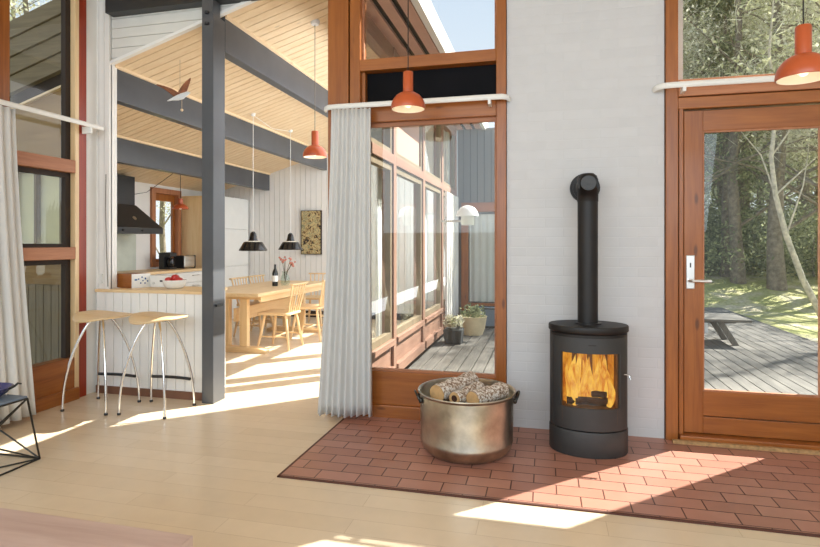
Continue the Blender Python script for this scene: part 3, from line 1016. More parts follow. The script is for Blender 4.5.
curtain('curtain', 'pale sheer curtain inside the second courtyard bay', (-1.72, 5.55), (-1.72, 5.80), (-1.72, 5.52), (-1.72, 5.84), 2.1, 0.05, 5, 0.02, (1, 0))
curtain('curtain', 'pale sheer curtain inside the third courtyard bay', (-1.72, 7.75), (-1.72, 8.00), (-1.72, 7.72), (-1.72, 8.04), 2.1, 0.05, 5, 0.02, (1, 0))
def track(label, pts, brackets):
    t = thing('curtain_track', label, 'curtain track')
    obj('rail', MB().tube(pts, 0.013, 10, flat=1.5), 'white_gloss', t, smooth=True)
    for b0 in brackets:
        obj('bracket', MB().box(*b0), 'white_gloss', t, bevel=0.002)
track('white curtain track over the courtyard window', [(-1.62, 3.91, 2.31), (-1.60, 3.86, 2.31), (-1.56, 3.835, 2.31), (-1.5, 3.83, 2.31), (-0.9, 3.83, 2.31), (-0.36, 3.83, 2.31), (-0.29, 3.835, 2.31), (-0.255, 3.86, 2.31), (-0.245, 3.925, 2.31)],
      [(-0.385, -0.365, 3.82, 3.91, 2.262, 2.30)])
track('white curtain track over the glazed door', [(0.70, 3.925, 2.315), (0.71, 3.87, 2.315), (0.75, 3.84, 2.315), (0.80, 3.835, 2.315), (1.3, 3.835, 2.315), (1.95, 3.835, 2.315)],
      [(0.855, 0.875, 3.825, 3.90, 2.27, 2.305)])
track('white curtain track along the side glazing', [(-3.71, 2.3, 2.29), (-3.71, 3.0, 2.29), (-3.71, 3.92, 2.29), (-3.715, 3.99, 2.29)],
      [(-3.79, -3.70, 3.84, 3.86, 2.22, 2.28)])

# ---- bar stools
def bar_stool(label, x, y):
    t = thing('bar_stool', label, 'stool', (x, y, 0), group='bar stools at the counter')
    # moulded ply seat, left edge swept up as a low back
    n_ = 22
    rows = []
    for j in range(n_ + 1):
        v = -1 + 2 * j / n_
        row = []
        for i in range(n_ + 1):
            u = -1 + 2 * i / n_
            # squircle
            k = 1.0 / (abs(u) ** 3.2 + abs(v) ** 3.2) ** (1 / 3.2) if max(abs(u), abs(v)) > 1e-6 else 1
            m_ = max(abs(u), abs(v))
            uu, vv = u * min(1.0, k * m_) , v * min(1.0, k * m_)
            z = 0.735 - 0.010 * uu - 0.010 * (1 - uu * uu) - 0.062 * max(0, (0.75 - uu) / 1.75) * (max(0, -vv - 0.25) / 0.75) ** 1.3
            row.append((0.198 * uu + 0.012, 0.165 * vv, z))
        rows.append(row)
    obj('seat', MB().grid(rows), 'beech_x', t, smooth=True, solid=0.014).data.set_sharp_from_angle(angle=PI)
    obj('seat_bracket', MB().lathe([(0.0, 0.692), (0.075, 0.692), (0.08, 0.715), (0.0, 0.716)], n=20), 'chrome', t, smooth=True)
    for sx in (-1, 1):
        for sy in (-1, 1):
            pts = []
            for i in range(13):
                q = i / 12
                e = 0.045 + 0.155 * math.sin(q * PI / 2) ** 0.85
                pts.append((sx * e, sy * e * 0.88, 0.705 - 0.70 * q ** 1.12))
            lg = obj('leg', MB().tube(pts, 0.0095, 10), 'chrome', t, smooth=True)
            obj('foot_cap', MB().lathe([(0.013, 0.0), (0.014, 0.012), (0.010, 0.018)], (pts[-1][0], pts[-1][1], 0.0), 12), 'black', lg, smooth=True)
    obj('footrest', MB().tube([(-0.176, 0.155, 0.215), (-0.09, 0.170, 0.215), (0.0, 0.176, 0.215), (0.09, 0.170, 0.215), (0.176, 0.155, 0.215)], 0.012, 10), 'black', t, smooth=True)
    return t
bar_stool('beech and chrome bar stool nearest the orange glazing', -3.42, 3.66)
bar_stool('beech and chrome bar stool nearest the dark post', -2.93, 3.69)

# ---- low wire table, bowl
lt = thing('side_table', 'low wire frame side table with grey top by the left curtain', 'table', (-3.2, 2.27, 0))
obj('table_top', MB().box(-0.3, 0.305, -0.28, 0.28, 0.408, 0.42), 'bluegrey', lt, bevel=0.002)
mb = MB()
T = [(-0.3, -0.28, 0.405), (0.305, -0.28, 0.405), (0.305, 0.28, 0.405), (-0.3, 0.28, 0.405)]
B0 = [(-0.25, -0.36, 0.005), (0.25, -0.36, 0.005), (0.25, 0.41, 0.005), (-0.25, 0.41, 0.005)]
for i in range(4):
    obj('leg', MB().tube([T[i], B0[i]], 0.0055, 8), 'wire', lt, smooth=True)
for i in range(4):
    mb.tube([T[i], T[(i + 1) % 4]], 0.0055, 8)
    mb.tube([B0[i], B0[(i + 1) % 4]], 0.0055, 8)
obj('rim', mb, 'wire', lt, smooth=True)
obj('brace', MB().tube([T[1], B0[2]], 0.005, 8).tube([T[2], B0[1]], 0.005, 8).tube([T[3], B0[2]], 0.005, 8).tube([B0[0], B0[2]], 0.005, 8).tube([T[2], B0[3]], 0.005, 8), 'wire', lt, smooth=True)
bw = thing('bowl', 'indigo glazed bowl with small handle on the wire side table', 'bowl', (-3.055, 2.44, 0.421))
obj('dish', MB().lathe([(0, 0), (0.05, 0), (0.06, 0.004), (0.10, 0.03), (0.125, 0.062), (0.121, 0.063), (0.095, 0.034), (0.055, 0.010), (0, 0.008)], n=36), 'navy_glaze', bw, smooth=True)
obj('handle', MB().tube([(0.11, 0.04, 0.055), (0.14, 0.05, 0.07), (0.155, 0.055, 0.085), (0.175, 0.06, 0.082)], [0.008, 0.007, 0.006, 0.004], 8), 'wire', bw, smooth=True)

# ---- low pale wooden table in the near left corner
ct = thing('coffee_table', 'low pale wooden coffee table corner at the near left', 'table', (-1.55, 1.12, 0))
obj('table_top', MB().box(-0.65, 0.51, -0.35, 0.35, 0.37, 0.41), wood('greyed_oak', lin(176, 146, 134), lin(204, 178, 166), 'x', 0.45, across=9, along=0.9, knots=0.6), ct, bevel=0.004)
for sx in (-0.58, 0.44):
    for sy in (-0.28, 0.28):
        obj('leg', MB().box(sx - 0.025, sx + 0.025, sy - 0.025, sy + 0.025, 0, 0.37), 'beech_z', ct, bevel=0.003)

# ================================================================== THINGS: kitchen
pn = thing('breakfast_counter', 'white boarded breakfast counter with pale worktop beside the dark post', 'counter', (0, 0, 0))
obj('front_panel', boards_y(MB(), 4.0, 0.02, -3.79, -2.71, 0.06, 0.875, 0.088, 0.005), 'white', pn)
obj('carcass', MB().box(-3.685, -2.80, 4.15, 4.42, 0, 0.873).box(-3.685, -2.71, 4.02, 4.15, 0, 0.873), 'white', pn)
obj('plinth', MB().box(-3.79, -2.71, 3.988, 4.0, 0, 0.065), 'plinth', pn)
obj('worktop', MB().box(-3.80, -2.71, 3.985, 4.028, 0.875, 0.90).box(-3.685, -2.79, 4.028, 4.44, 0.875, 0.90), 'beech_x', pn, bevel=0.003)
pn['label'] = 'white boarded breakfast counter with pale worktop beside the dark post'

# back counter along the kitchen wall
kc = thing('kitchen_cabinet', 'white drawer base units along the kitchen wall under the hood', 'cabinet', (0, 0, 0))
obj('body', MB().box(-5.88, -5.32, 4.4, 7.98, 0.1, 0.86), 'white', kc)
for k, (a, b_) in enumerate([(4.42, 5.30), (5.32, 6.2), (6.22, 7.08), (7.1, 7.96)]):
    for j, (z0, z1) in enumerate([(0.70, 0.85), (0.42, 0.69), (0.12, 0.41)]):
        dr = obj('drawer', MB().box(-5.32, -5.30, a, b_, z0, z1), 'white_gloss', kc, bevel=0.003)
        ym = (a + b_) / 2
        obj('pull', MB().tube([(-5.298, ym - 0.08, z1 - 0.05), (-5.275, ym - 0.07, z1 - 0.05), (-5.275, ym + 0.07, z1 - 0.05), (-5.298, ym + 0.08, z1 - 0.05)], 0.006, 6), 'steel', dr, smooth=True)
tag(obj('worktop', MB().box(-5.89, -5.27, 4.4, 7.985, 0.862, 0.90), 'beech_y', None, bevel=0.003), 'pale beech worktop along the kitchen wall', 'worktop')
tc_ = thing('tall_cabinet', 'tall kitchen cabinet with pale wood side and white doors', 'cabinet', (0, 0, 0))
obj('side_panel', MB().box(-5.88, -5.2, 7.99, 8.015, 0, 2.08), 'beech_z', tc_)
obj('body', MB().box(-5.88, -5.22, 8.015, 8.95, 0, 2.08), 'white', tc_)
for z0, z1 in ((0.05, 0.9), (0.91, 1.53), (1.54, 2.07)):
    dd = obj('door', MB().box(-5.22, -5.2, 8.02, 8.94, z0, z1), 'white_gloss', tc_, bevel=0.003)
    obj('pull', MB().box(-5.2, -5.18, 8.06, 8.075, (z0 + z1) / 2 - 0.08, (z0 + z1) / 2 + 0.08), 'steel', dd)
# hood
hd = thing('extractor_hood', 'black pyramid extractor hood on the kitchen wall', 'extractor hood', (-5.9, 6.38, 1.43))
z0, z1, z2 = 0.0, 0.08, 0.38
def frus(mb, b0, b1, za, zb):
    vs = [(b0[0], b0[2], za), (b0[1], b0[2], za), (b0[1], b0[3], za), (b0[0], b0[3], za), (b1[0], b1[2], zb), (b1[1], b1[2], zb), (b1[1], b1[3], zb), (b1[0], b1[3], zb)]
    return mb.add(vs, [(0, 3, 2, 1), (4, 5, 6, 7), (0, 1, 5, 4), (1, 2, 6, 5), (2, 3, 7, 6), (3, 0, 4, 7)])
obj('canopy', frus(frus(MB(), (0.003, 0.55, -0.47, 0.47), (0.003, 0.55, -0.47, 0.47), 0, 0.08), (0.003, 0.55, -0.47, 0.47), (0.003, 0.29, -0.18, 0.24), 0.08, 0.40), 'black', hd)
obj('chimney', MB().box(0.003, 0.28, -0.17, 0.23, 0.40, 0.80), 'black', hd, bevel=0.003)
obj('badge', MB().tube([(0.45, 0.02, 0.21), (0.456, 0.02, 0.214)], 0.03, 14), 'steel', hd, smooth=True)
for yk in (-0.3, 0.05):
    obj('knob', MB().tube([(0.55, yk, 0.04), (0.565, yk, 0.04)], 0.014, 10), 'stove_dark', hd, smooth=True)
tag(obj('splashback', MB().box(-5.898, -5.89, 5.9, 6.95, 0.90, 1.43), plain('pale_green_glass', lin(206, 212, 200), 0.2), None), 'pale glass splashback below the black hood', 'splashback')
# kitchen pendant with swagged cord
kp = thing('pendant_lamp', 'small orange pendant over the kitchen worktop with swagged cord', 'lamp', (-5.2, 7.04, 1.80), group=G)
outer = [(0.115, 0.0), (0.115, 0.008), (0.09, 0.045), (0.05, 0.075), (0.036, 0.08)]
obj('shade', MB().lathe(outer + [(r - 0.003, z - 0.002) for r, z in reversed(outer)], n=32, closed=True), 'orange', kp, smooth=True)
obj('neck', MB().lathe([(0.036, 0.078), (0.034, 0.15), (0.0, 0.155)], n=20), 'orange', kp, smooth=True)
obj('bulb', MB().blob((0, 0, 0.03), 0.03, 0.03, 0.035, 12, 8), 'bulb', kp, smooth=True)
zc = ceil_z(-5.2) - 1.80
obj('cord', MB().tube([(0, 0, 0.153), (0, 0, zc - 0.02)], 0.004, 6).tube([(0, 0, zc - 0.02), (-0.25, -0.08, zc - 0.22), (-0.45, -0.16, zc - 0.38), (-0.68, -0.22, zc - 0.42)], 0.004, 6), 'dcord', kp, smooth=True)
# small items
fbx = thing('bread_box', 'wooden box with white blue-marked front on the breakfast counter', 'box', (-3.60, 4.22, 0.901), math.radians(-15))
obj('body', MB().box(-0.125, 0.10, -0.09, 0.09, 0, 0.125), 'orange_x', fbx, bevel=0.004)
obj('front', MB().box(0.10, 0.106, -0.09, 0.09, 0.0, 0.125), 'white_gloss', fbx, bevel=0.001)
mb = MB()
for (a, b_, c, d_) in ((-0.065, -0.04, 0.066, 0.08), (-0.034, -0.02, 0.072, 0.084), (0.0, 0.014, 0.088, 0.1), (0.01, 0.022, 0.058, 0.068), (0.034, 0.048, 0.072, 0.088), (0.056, 0.068, 0.05, 0.064), (0.03, 0.042, 0.034, 0.046), (-0.012, 0.0, 0.036, 0.048)):
    mb.box(0.106, 0.1075, a, b_, c, d_)
obj('blue_marks', mb, 'led', fbx)
rd = thing('radio', 'low white radio between the wooden box and the fruit bowl', 'radio', (-3.36, 4.33, 0.901))
obj('body', MB().box(-0.11, 0.11, -0.06, 0.06, 0, 0.105), 'white_gloss', rd, bevel=0.006)
obj('dial', MB().box(-0.005, 0.03, -0.064, -0.06, 0.05, 0.065), 'black', rd)
obj('knob', MB().tube([(-0.07, -0.06, 0.035), (-0.07, -0.07, 0.035)], 0.01, 10), 'steel', rd, smooth=True)
fbw = thing('fruit_bowl', 'white stoneware fruit bowl on the breakfast counter', 'bowl', (-3.16, 4.20, 0.901))
obj('dish', MB().lathe([(0, 0), (0.06, 0), (0.085, 0.02), (0.098, 0.055), (0.10, 0.075), (0.096, 0.075), (0.09, 0.05), (0.06, 0.015), (0, 0.012)], n=32), 'white_gloss', fbw, smooth=True)
ap_l = ['red apple at the left of the white fruit bowl', 'red apple topmost in the white fruit bowl', 'red apple at the right of the white fruit bowl']
for lab, (x, y, z) in zip(ap_l, ((-0.045, -0.02, 0.066), (-0.005, 0.015, 0.088), (0.045, -0.005, 0.066))):
    t = thing('apple', lab, 'fruit', (-3.16 + x, 4.20 + y, 0.901 + z), group='apples in the fruit bowl')
    obj('flesh', MB().lathe([(0, -0.026), (0.018, -0.03), (0.032, -0.014), (0.036, 0.005), (0.03, 0.024), (0.014, 0.032), (0, 0.026)], n=18), 'red_fruit', t, smooth=True)
    obj('stalk', MB().tube([(0, 0, 0.024), (0.004, 0, 0.042)], 0.0018, 6), 'stem', t)
ts = thing('toaster', 'dark steel toaster at the end of the kitchen worktop', 'toaster', (-5.55, 7.62, 0.901))
obj('body', MB().box(-0.09, 0.09, -0.14, 0.14, 0.012, 0.20), 'steel', ts, bevel=0.02)
obj('end_cap', MB().box(-0.095, 0.095, -0.155, -0.13, 0.0, 0.205).box(-0.095, 0.095, 0.13, 0.155, 0.0, 0.205), 'black', ts, bevel=0.015)
cm = thing('coffee_maker', 'black coffee maker left of the toaster', 'coffee maker', (-5.6, 7.28, 0.901))
obj('body', MB().box(-0.10, 0.0, -0.08, 0.08, 0.0, 0.25).box(0, 0.10, -0.08, 0.08, 0.19, 0.25).box(0, 0.10, -0.08, 0.08, 0, 0.03), 'black', cm, bevel=0.008)
obj('jug', MB().lathe([(0.045, 0.032), (0.06, 0.08), (0.055, 0.14), (0.04, 0.17)], (0.05, 0, 0), 16), 'black_gloss', cm, smooth=True)
jr = thing('jar', 'red tin on the sill of the small kitchen window', 'jar', (-5.875, 7.47, 1.001))
obj('body', MB().lathe([(0, 0), (0.022, 0), (0.022, 0.13), (0, 0.13)], n=18), 'red_fruit', jr, smooth=True)
obj('lid', MB().lathe([(0.0, 0.13), (0.023, 0.13), (0.023, 0.145), (0, 0.146)], n=18), 'white_gloss', jr, smooth=True)

# ================================================================== THINGS: dining
tb = thing('dining_table', 'pale pine trestle dining table under the black pendants', 'table', (-3.6, 6.68, 0))
obj('table_top', MB().box(-0.45, 0.45, -1.05, 1.08, 0.685, 0.725), 'beech_y', tb, bevel=0.005)
obj('apron', MB().box(-0.40, -0.37, -0.9, 0.92, 0.61, 0.685).box(0.37, 0.40, -0.9, 0.92, 0.61, 0.685), 'beech_y', tb)
for yy in (-0.78, 0.80):
    tr = obj('trestle', MB().box(-0.17, -0.07, yy - 0.035, yy + 0.035, 0.07, 0.64).box(0.07, 0.17, yy - 0.035, yy + 0.035, 0.07, 0.64), 'beech_z', tb, bevel=0.004)
    obj('foot', MB().prism([(-0.42, 0), (0.42, 0), (0.42, 0.035), (0.28, 0.07), (-0.28, 0.07), (-0.42, 0.035)], 'y', yy - 0.05, yy + 0.05), 'beech_x', tr, bevel=0.004)
    obj('top_rail', MB().box(-0.36, 0.36, yy - 0.04, yy + 0.04, 0.63, 0.686), 'beech_x', tr, bevel=0.004)
obj('stretcher', MB().box(-0.018, 0.018, -0.8, 0.8, 0.36, 0.52), 'beech_y', tb, bevel=0.004)

def make_chair(label, loc, rz):
    t = thing('dining_chair', label, 'chair', loc, rz, 'spindle back dining chairs')
    # chair faces -x locally; back at +x
    mb = MB().prism([(-0.21, -0.20), (-0.19, -0.22), (0.17, -0.19), (0.20, -0.15), (0.20, 0.15), (0.17, 0.19), (-0.19, 0.22), (-0.21, 0.20)], 'z', 0.42, 0.452)
    obj('seat', mb, 'beech_x', t, bevel=0.008)
    for sx, sy in ((-1, -1), (-1, 1), (1, -1), (1, 1)):
        obj('leg', MB().tube([(sx * 0.14, sy * 0.14, 0.42), (sx * 0.175, sy * 0.17, 0.2), (sx * 0.21, sy * 0.2, 0.0)], [0.017, 0.019, 0.011], 10), 'beech_z', t, smooth=True)
    obj('stretcher', MB().tube([(-0.185, -0.178, 0.16), (0.185, -0.178, 0.16)], 0.010, 8).tube([(-0.185, 0.178, 0.16), (0.185, 0.178, 0.16)], 0.010, 8).tube([(0, -0.178, 0.16), (0, 0.178, 0.16)], 0.010, 8), 'beech_x', t, smooth=True)
    for k in range(6):
        q = -1 + 2 * k / 5
        obj('spindle', MB().tube([(0.175, q * 0.14, 0.45), (0.215, q * 0.165, 0.62), (0.25, q * 0.185, 0.80)], 0.008 if abs(q) < 0.99 else 0.012, 8), 'beech_z', t, smooth=True)
    rows = []
    pts = [(0.252 + 0.02 * (1 - (k / 5 - 1) ** 2), -0.215 + 0.043 * k, 0.80) for k in range(11)]
    obj('crest_rail', MB().tube(pts, 0.026, 10, flat=0.45), 'beech_y', t, smooth=True)
    return t
ch = make_chair('nearest pale spindle back chair on the courtyard side of the table', (-3.2, 6.27, 0), 0)
dup(ch, (-3.1, 6.95, 0), 0.06, 'second pale spindle back chair on the courtyard side of the table')
dup(ch, (-3.98, 7.02, 0), PI, 'pale spindle back chair on the kitchen side, nearer the dark post')
dup(ch, (-4.0, 7.52, 0), PI - 0.05, 'pale spindle back chair on the kitchen side, farther from the dark post')
dup(ch, (-3.55, 8.12, 0), PI / 2, 'pale spindle back chair at the far end of the dining table')

def factory_pendant(label, y):
    p = thing('pendant_lamp', label, 'lamp', (-3.55, y, 1.205), group='black pendants over the table')
    prof = [(0.172, 0.0), (0.174, 0.006), (0.118, 0.10), (0.112, 0.108), (0.060, 0.122), (0.052, 0.14), (0.036, 0.215), (0.03, 0.222)]
    obj('shade', MB().lathe(prof + [(r - 0.004, z - 0.003) for r, z in reversed(prof)], n=36, closed=True), 'black_gloss', p, smooth=True)
    obj('socket', MB().lathe([(0.03, 0.216), (0.022, 0.235), (0.0, 0.24)], n=18), 'black', p, smooth=True)
    inn = [(r - 0.006, z + 0.002) for r, z in prof[1:6]]
    obj('inner_lining', MB().lathe(inn + [(r - 0.002, z - 0.001) for r, z in reversed(inn)], n=36, closed=True), 'orange_in', p, smooth=True)
    obj('bulb', MB().blob((0, 0, 0.07), 0.03, 0.03, 0.04, 12, 8), 'orange_in', p, smooth=True)
    obj('cord', MB().tube([(0, 0, 0.238), (0, 0, ceil_z(-3.55) - 1.205)], 0.0035, 6), 'white', p, smooth=True)
    obj('hook', MB().lathe([(0, -0.03), (0.025, -0.026), (0.03, 0.0), (0.03, 0.01)], (0, 0, ceil_z(-3.55) - 1.205), 14), 'white', p, smooth=True)
factory_pendant('black enamel pendant over the near half of the dining table', 6.22)
factory_pendant('black enamel pendant over the far half of the dining table', 7.26)
# swagged cord between the two
tag(obj('lamp_cable', MB().tube([(-3.55, 6.252, ceil_z(-3.55) - 0.02), (-3.54, 6.7, ceil_z(-3.54) - 0.09), (-3.55, 7.228, ceil_z(-3.55) - 0.02)], 0.003, 6), 'white', None, smooth=True), 'thin white cable slung between the two black pendants', 'cable')

# vase, bottle
vs_ = thing('vase', 'clear glass vase with dried pink flowers on the dining table', 'vase', (-3.42, 6.83, 0.726))
obj('vessel', MB().lathe([(0, 0), (0.05, 0), (0.065, 0.04), (0.06, 0.10), (0.035, 0.16), (0.045, 0.19), (0.041, 0.19), (0.031, 0.16), (0.055, 0.10), (0.06, 0.04), (0, 0.006)], n=24), 'vase_glass', vs_, smooth=True)
fl_ = thing('dried_flowers', 'sprig of dusty pink dried flowers in the glass vase', 'flowers', (-3.42, 6.83, 0.74))
rr = random.Random(11)
for k in range(7):
    tx, ty, tz = rr.uniform(-0.06, 0.24), rr.uniform(-0.1, 0.1), rr.uniform(0.22, 0.36)
    s_ = obj('stem', MB().tube([(0, 0, 0.02), (tx * 0.3, ty * 0.3, 0.17), (tx, ty, tz)], 0.003, 6), 'stem', fl_, smooth=True)
    mb = MB()
    for q in range(4):
        mb.blob((tx + rr.uniform(-0.025, 0.025), ty + rr.uniform(-0.025, 0.025), tz + rr.uniform(-0.03, 0.02)), 0.016, 0.016, 0.012, 7, 5)
    obj('blossom', mb, 'flower', s_, smooth=True)
bt = thing('bottle', 'dark wine bottle standing left of the vase on the dining table', 'bottle', (-3.50, 6.70, 0.726))
obj('glass_body', MB().lathe([(0, 0), (0.037, 0), (0.038, 0.01), (0.038, 0.17), (0.03, 0.20), (0.015, 0.235), (0.014, 0.29), (0.0, 0.291)], n=22), 'bottle', bt, smooth=True)
obj('bottle_label', MB().lathe([(0.0384, 0.06), (0.0386, 0.06), (0.0386, 0.14), (0.0384, 0.14)], n=22, closed=True), 'white', bt, smooth=True)
# painting
pc = thing('painting', 'abstract ochre and grey painting on the white dining wall', 'painting', (-3.98, 8.955, 1.485))
obj('canvas', MB().box(-0.18, 0.18, -0.02, 0.024, -0.375, 0.375), 'canvas', pc, bevel=0.003)
obj('frame', MB().box(-0.19, -0.18, -0.022, 0.024, -0.385, 0.385).box(0.18, 0.19, -0.022, 0.024, -0.385, 0.385).box(-0.18, 0.18, -0.022, 0.024, 0.375, 0.385).box(-0.18, 0.18, -0.022, 0.024, -0.385, -0.375), 'gapdark', pc)
# bird mobile
bd = thing('bird_mobile', 'carved bird mobile with spread wings hanging from the pine ceiling', 'bird mobile', (-3.27, 4.42, 2.64))
obj('body', MB().tube([(-0.11, -0.03, -0.03), (-0.07, -0.02, -0.015), (-0.03, 0, 0.0), (0.02, 0, 0.012), (0.05, 0.005, 0.028), (0.075, 0.01, 0.04), (0.10, 0.012, 0.042)], [0.004, 0.012, 0.024, 0.028, 0.02, 0.017, 0.003], 12), 'bird_white', bd, smooth=True)
def wing(tip, sweep):
    rows = []
    for i in range(9):
        t = i / 8
        c_ = 0.085 * (1 - t ** 2.2) + 0.006
        px, py, pz = tip[0] * t, tip[1] * t, tip[2] * t + 0.02 * math.sin(t * PI)
        rows.append([(px + c_ * (j / 4 - 0.5) + sweep * t, py, pz + 0.008 * math.sin(j / 4 * PI)) for j in range(5)])
    return MB().grid(rows)
obj('wing', wing((0.055, 0.05, 0.185), 0.02), 'bird', bd, smooth=True, solid=0.006)
obj('wing', wing((-0.15, -0.10, 0.10), -0.02), 'bird', bd, smooth=True, solid=0.006)
obj('string', MB().tube([(0.0, 0, 0.02), (0.0, 0, ceil_z(-3.27) - 2.65)], 0.0012, 5), 'cord', bd)
obj('pull_bead', MB().tube([(0.02, 0, -0.02), (0.02, 0, -0.10)], 0.0015, 5).blob((0.02, 0, -0.115), 0.013, 0.013, 0.013, 10, 8), 'pine_z', bd, smooth=True)

# ================================================================== THINGS: courtyard and garden
lp = thing('wall_lamp', 'white dome outdoor wall lamp on the courtyard glazing', 'lamp', (-1.10, 8.0, 1.56))
obj('dome', MB().lathe([(0.165, 0.13), (0.163, 0.15), (0.145, 0.20), (0.11, 0.25), (0.06, 0.28), (0, 0.29)], n=32), 'white_gloss', lp, smooth=True)
obj('lens', MB().lathe([(0, 0), (0.09, 0), (0.095, 0.01), (0.095, 0.13), (0, 0.13)], n=28), plain('frosted_lens', lin(204, 202, 190), 0.3), lp, smooth=True)
obj('arm', MB().tube([(-0.09, 0, 0.06), (-0.30, 0, 0.06), (-0.385, 0.0, 0.06)], 0.018, 10), 'steel', lp, smooth=True)
obj('wall_plate', MB().tube([(-0.345, 0.0, 0.06), (-0.32, 0.0, 0.06)], 0.05, 14), 'steel', lp, smooth=True)
pl = thing('planter', 'dark square planter with grey foliage at the foot of the courtyard glazing', 'planter', (-1.24, 7.62, -0.10))
obj('pot', frus(MB(), (-0.11, 0.11, -0.11, 0.11), (-0.13, 0.13, -0.13, 0.13), 0, 0.20), 'dark_pot', pl, bevel=0.006)
def tuft(seed, n, r, h):
    rr = random.Random(seed)
    mb = MB()
    for k in range(n):
        a, q = rr.uniform(0, 2 * PI), rr.uniform(0.2, 1) * r
        z = rr.uniform(0.05, h)
        x, y = q * math.cos(a), q * math.sin(a)
        d = Vector((rr.uniform(-1, 1), rr.uniform(-1, 1), rr.uniform(-0.4, 1))).normalized() * 0.045
        e = d.cross(Vector((rr.uniform(-1, 1), rr.uniform(-1, 1), rr.uniform(-1, 1)))).normalized() * 0.016
        p = Vector((x, y, z))
        mb.add([p - d, p + e, p + d, p - e], [(0, 1, 2, 3)])
    return mb
mb = tuft(1, 160, 0.14, 0.2)
mb.v = [(x, y, z + 0.18) for x, y, z in mb.v]
obj('foliage', mb, 'leaf_grey', pl)
pl2 = thing('planter', 'round cream clay pot with dark plant behind the square planter', 'planter', (-1.08, 8.42, -0.10))
obj('pot', MB().lathe([(0, 0), (0.15, 0), (0.19, 0.10), (0.215, 0.26), (0.225, 0.28), (0.205, 0.28), (0.19, 0.24), (0, 0.23)], n=32), 'terracotta', pl2, smooth=True)
mb = tuft(2, 160, 0.2, 0.22)
mb.v = [(x, y, z + 0.22) for x, y, z in mb.v]
obj('foliage', mb, 'leaf_dark', pl2)
tr = thing('trough', 'blue grey tapered trough by the far courtyard door', 'trough', (-0.82, 9.2, -0.10))
obj('tub', frus(MB(), (-0.16, 0.16, -0.11, 0.11), (-0.26, 0.26, -0.14, 0.14), 0.03, 0.32), 'bluegrey', tr, bevel=0.01)
obj('rim', MB().box(-0.27, 0.27, -0.15, -0.13, 0.31, 0.335).box(-0.27, 0.27, 0.13, 0.15, 0.31, 0.335).box(-0.27, -0.25, -0.13, 0.13, 0.31, 0.335).box(0.25, 0.27, -0.13, 0.13, 0.31, 0.335), 'dark_pot', tr, bevel=0.004)
obj('skid', MB().box(-0.14, -0.08, -0.1, 0.1, 0, 0.03).box(0.08, 0.14, -0.1, 0.1, 0, 0.03), 'dark_pot', tr)

# deck table and chair
pt_ = thing('deck_table', 'low weathered slatted table with splayed legs on the deck', 'table', (2.05, 8.6, -0.10))
mb = MB()
for k in range(6):
    mb.box(-0.75, 0.64, -0.36 + 0.122 * k, -0.25 + 0.122 * k, 0.33, 0.365)
obj('table_top', mb, 'grey_x', pt_, bevel=0.004)
for sx in (-0.45, 0.38):
    for sy in (-0.24, 0.24):
        mb = MB()
        e = 0.10 if sx > 0 else -0.10
        mb.add([(sx - 0.04 - e, sy - 0.025, 0.325), (sx + 0.04 - e, sy - 0.025, 0.325), (sx + 0.04 - e, sy + 0.025, 0.325), (sx - 0.04 - e, sy + 0.025, 0.325),
                (sx - 0.04 + e, sy - 0.025, 0), (sx + 0.04 + e, sy - 0.025, 0), (sx + 0.04 + e, sy + 0.025, 0), (sx - 0.04 + e, sy + 0.025, 0)],
               [(0, 1, 2, 3), (7, 6, 5, 4), (0, 4, 5, 1), (1, 5, 6, 2), (2, 6, 7, 3), (3, 7, 4, 0)])
        obj('leg', mb, 'grey_z', pt_, bevel=0.003)
obj('crossbar', MB().box(-0.6, 0.55, -0.03, 0.03, 0.27, 0.328), 'grey_x', pt_)
lc = thing('garden_chair', 'low white curved back garden chair behind the deck table', 'chair', (2.12, 9.55, -0.10), 0.3)
pts = [(0.28 * math.cos(a), 0.18, 0.30 + 0.42 * math.sin(a)) for a in [PI * i / 16 for i in range(17)]]
obj('back_hoop', MB().tube(pts, 0.022, 10), 'white', lc, smooth=True)
mb = MB()
for k in range(7):
    x = -0.21 + 0.07 * k
    mb.box(x - 0.024, x + 0.024, 0.17, 0.19, 0.28, 0.30 + 0.42 * math.sqrt(max(0, 1 - (x / 0.28) ** 2)) - 0.01)
obj('back_slats', mb, 'grey_z', lc)
obj('seat', MB().box(-0.27, 0.27, -0.28, 0.19, 0.26, 0.29), 'white', lc, bevel=0.005)
for sx in (-0.24, 0.24):
    for sy in (-0.24, 0.16):
        obj('leg', MB().box(sx - 0.02, sx + 0.02, sy - 0.02, sy + 0.02, 0, 0.26), 'white', lc)

# ---- trees
def leaf_mesh(name, seed, n, clumps, size, mat, twig=0.0):
    rr = random.Random(seed)
    vs, fs = [], []
    for k in range(n):
        c, r = clumps[rr.randrange(len(clumps))]
        d = Vector((rr.gauss(0, 1), rr.gauss(0, 1), rr.gauss(0, 1)))
        p = Vector(c) + Vector((d.x * r, d.y * r, d.z * r * 0.75)) * 0.55
        u = Vector((rr.gauss(0, 1), rr.gauss(0, 1), rr.gauss(0, 1))).normalized()
        w = u.cross(Vector((rr.gauss(0, 1), rr.gauss(0, 1), rr.gauss(0, 1)))).normalized()
        if rr.random() < twig:
            a, b_ = u * size * rr.uniform(2.0, 5.0), w * size * 0.10
        else:
            a, b_ = u * size * rr.uniform(0.6, 1.2), w * size * rr.uniform(0.35, 0.6)
        q = len(vs)
        vs += [p - a, p + b_, p + a, p - b_]
        fs.append((q, q + 1, q + 2, q + 3))
    me = bpy.data.meshes.new(name)
    me.from_pydata([tuple(v) for v in vs], [], fs)
    me.update()
    me.materials.append(M[mat])
    return me
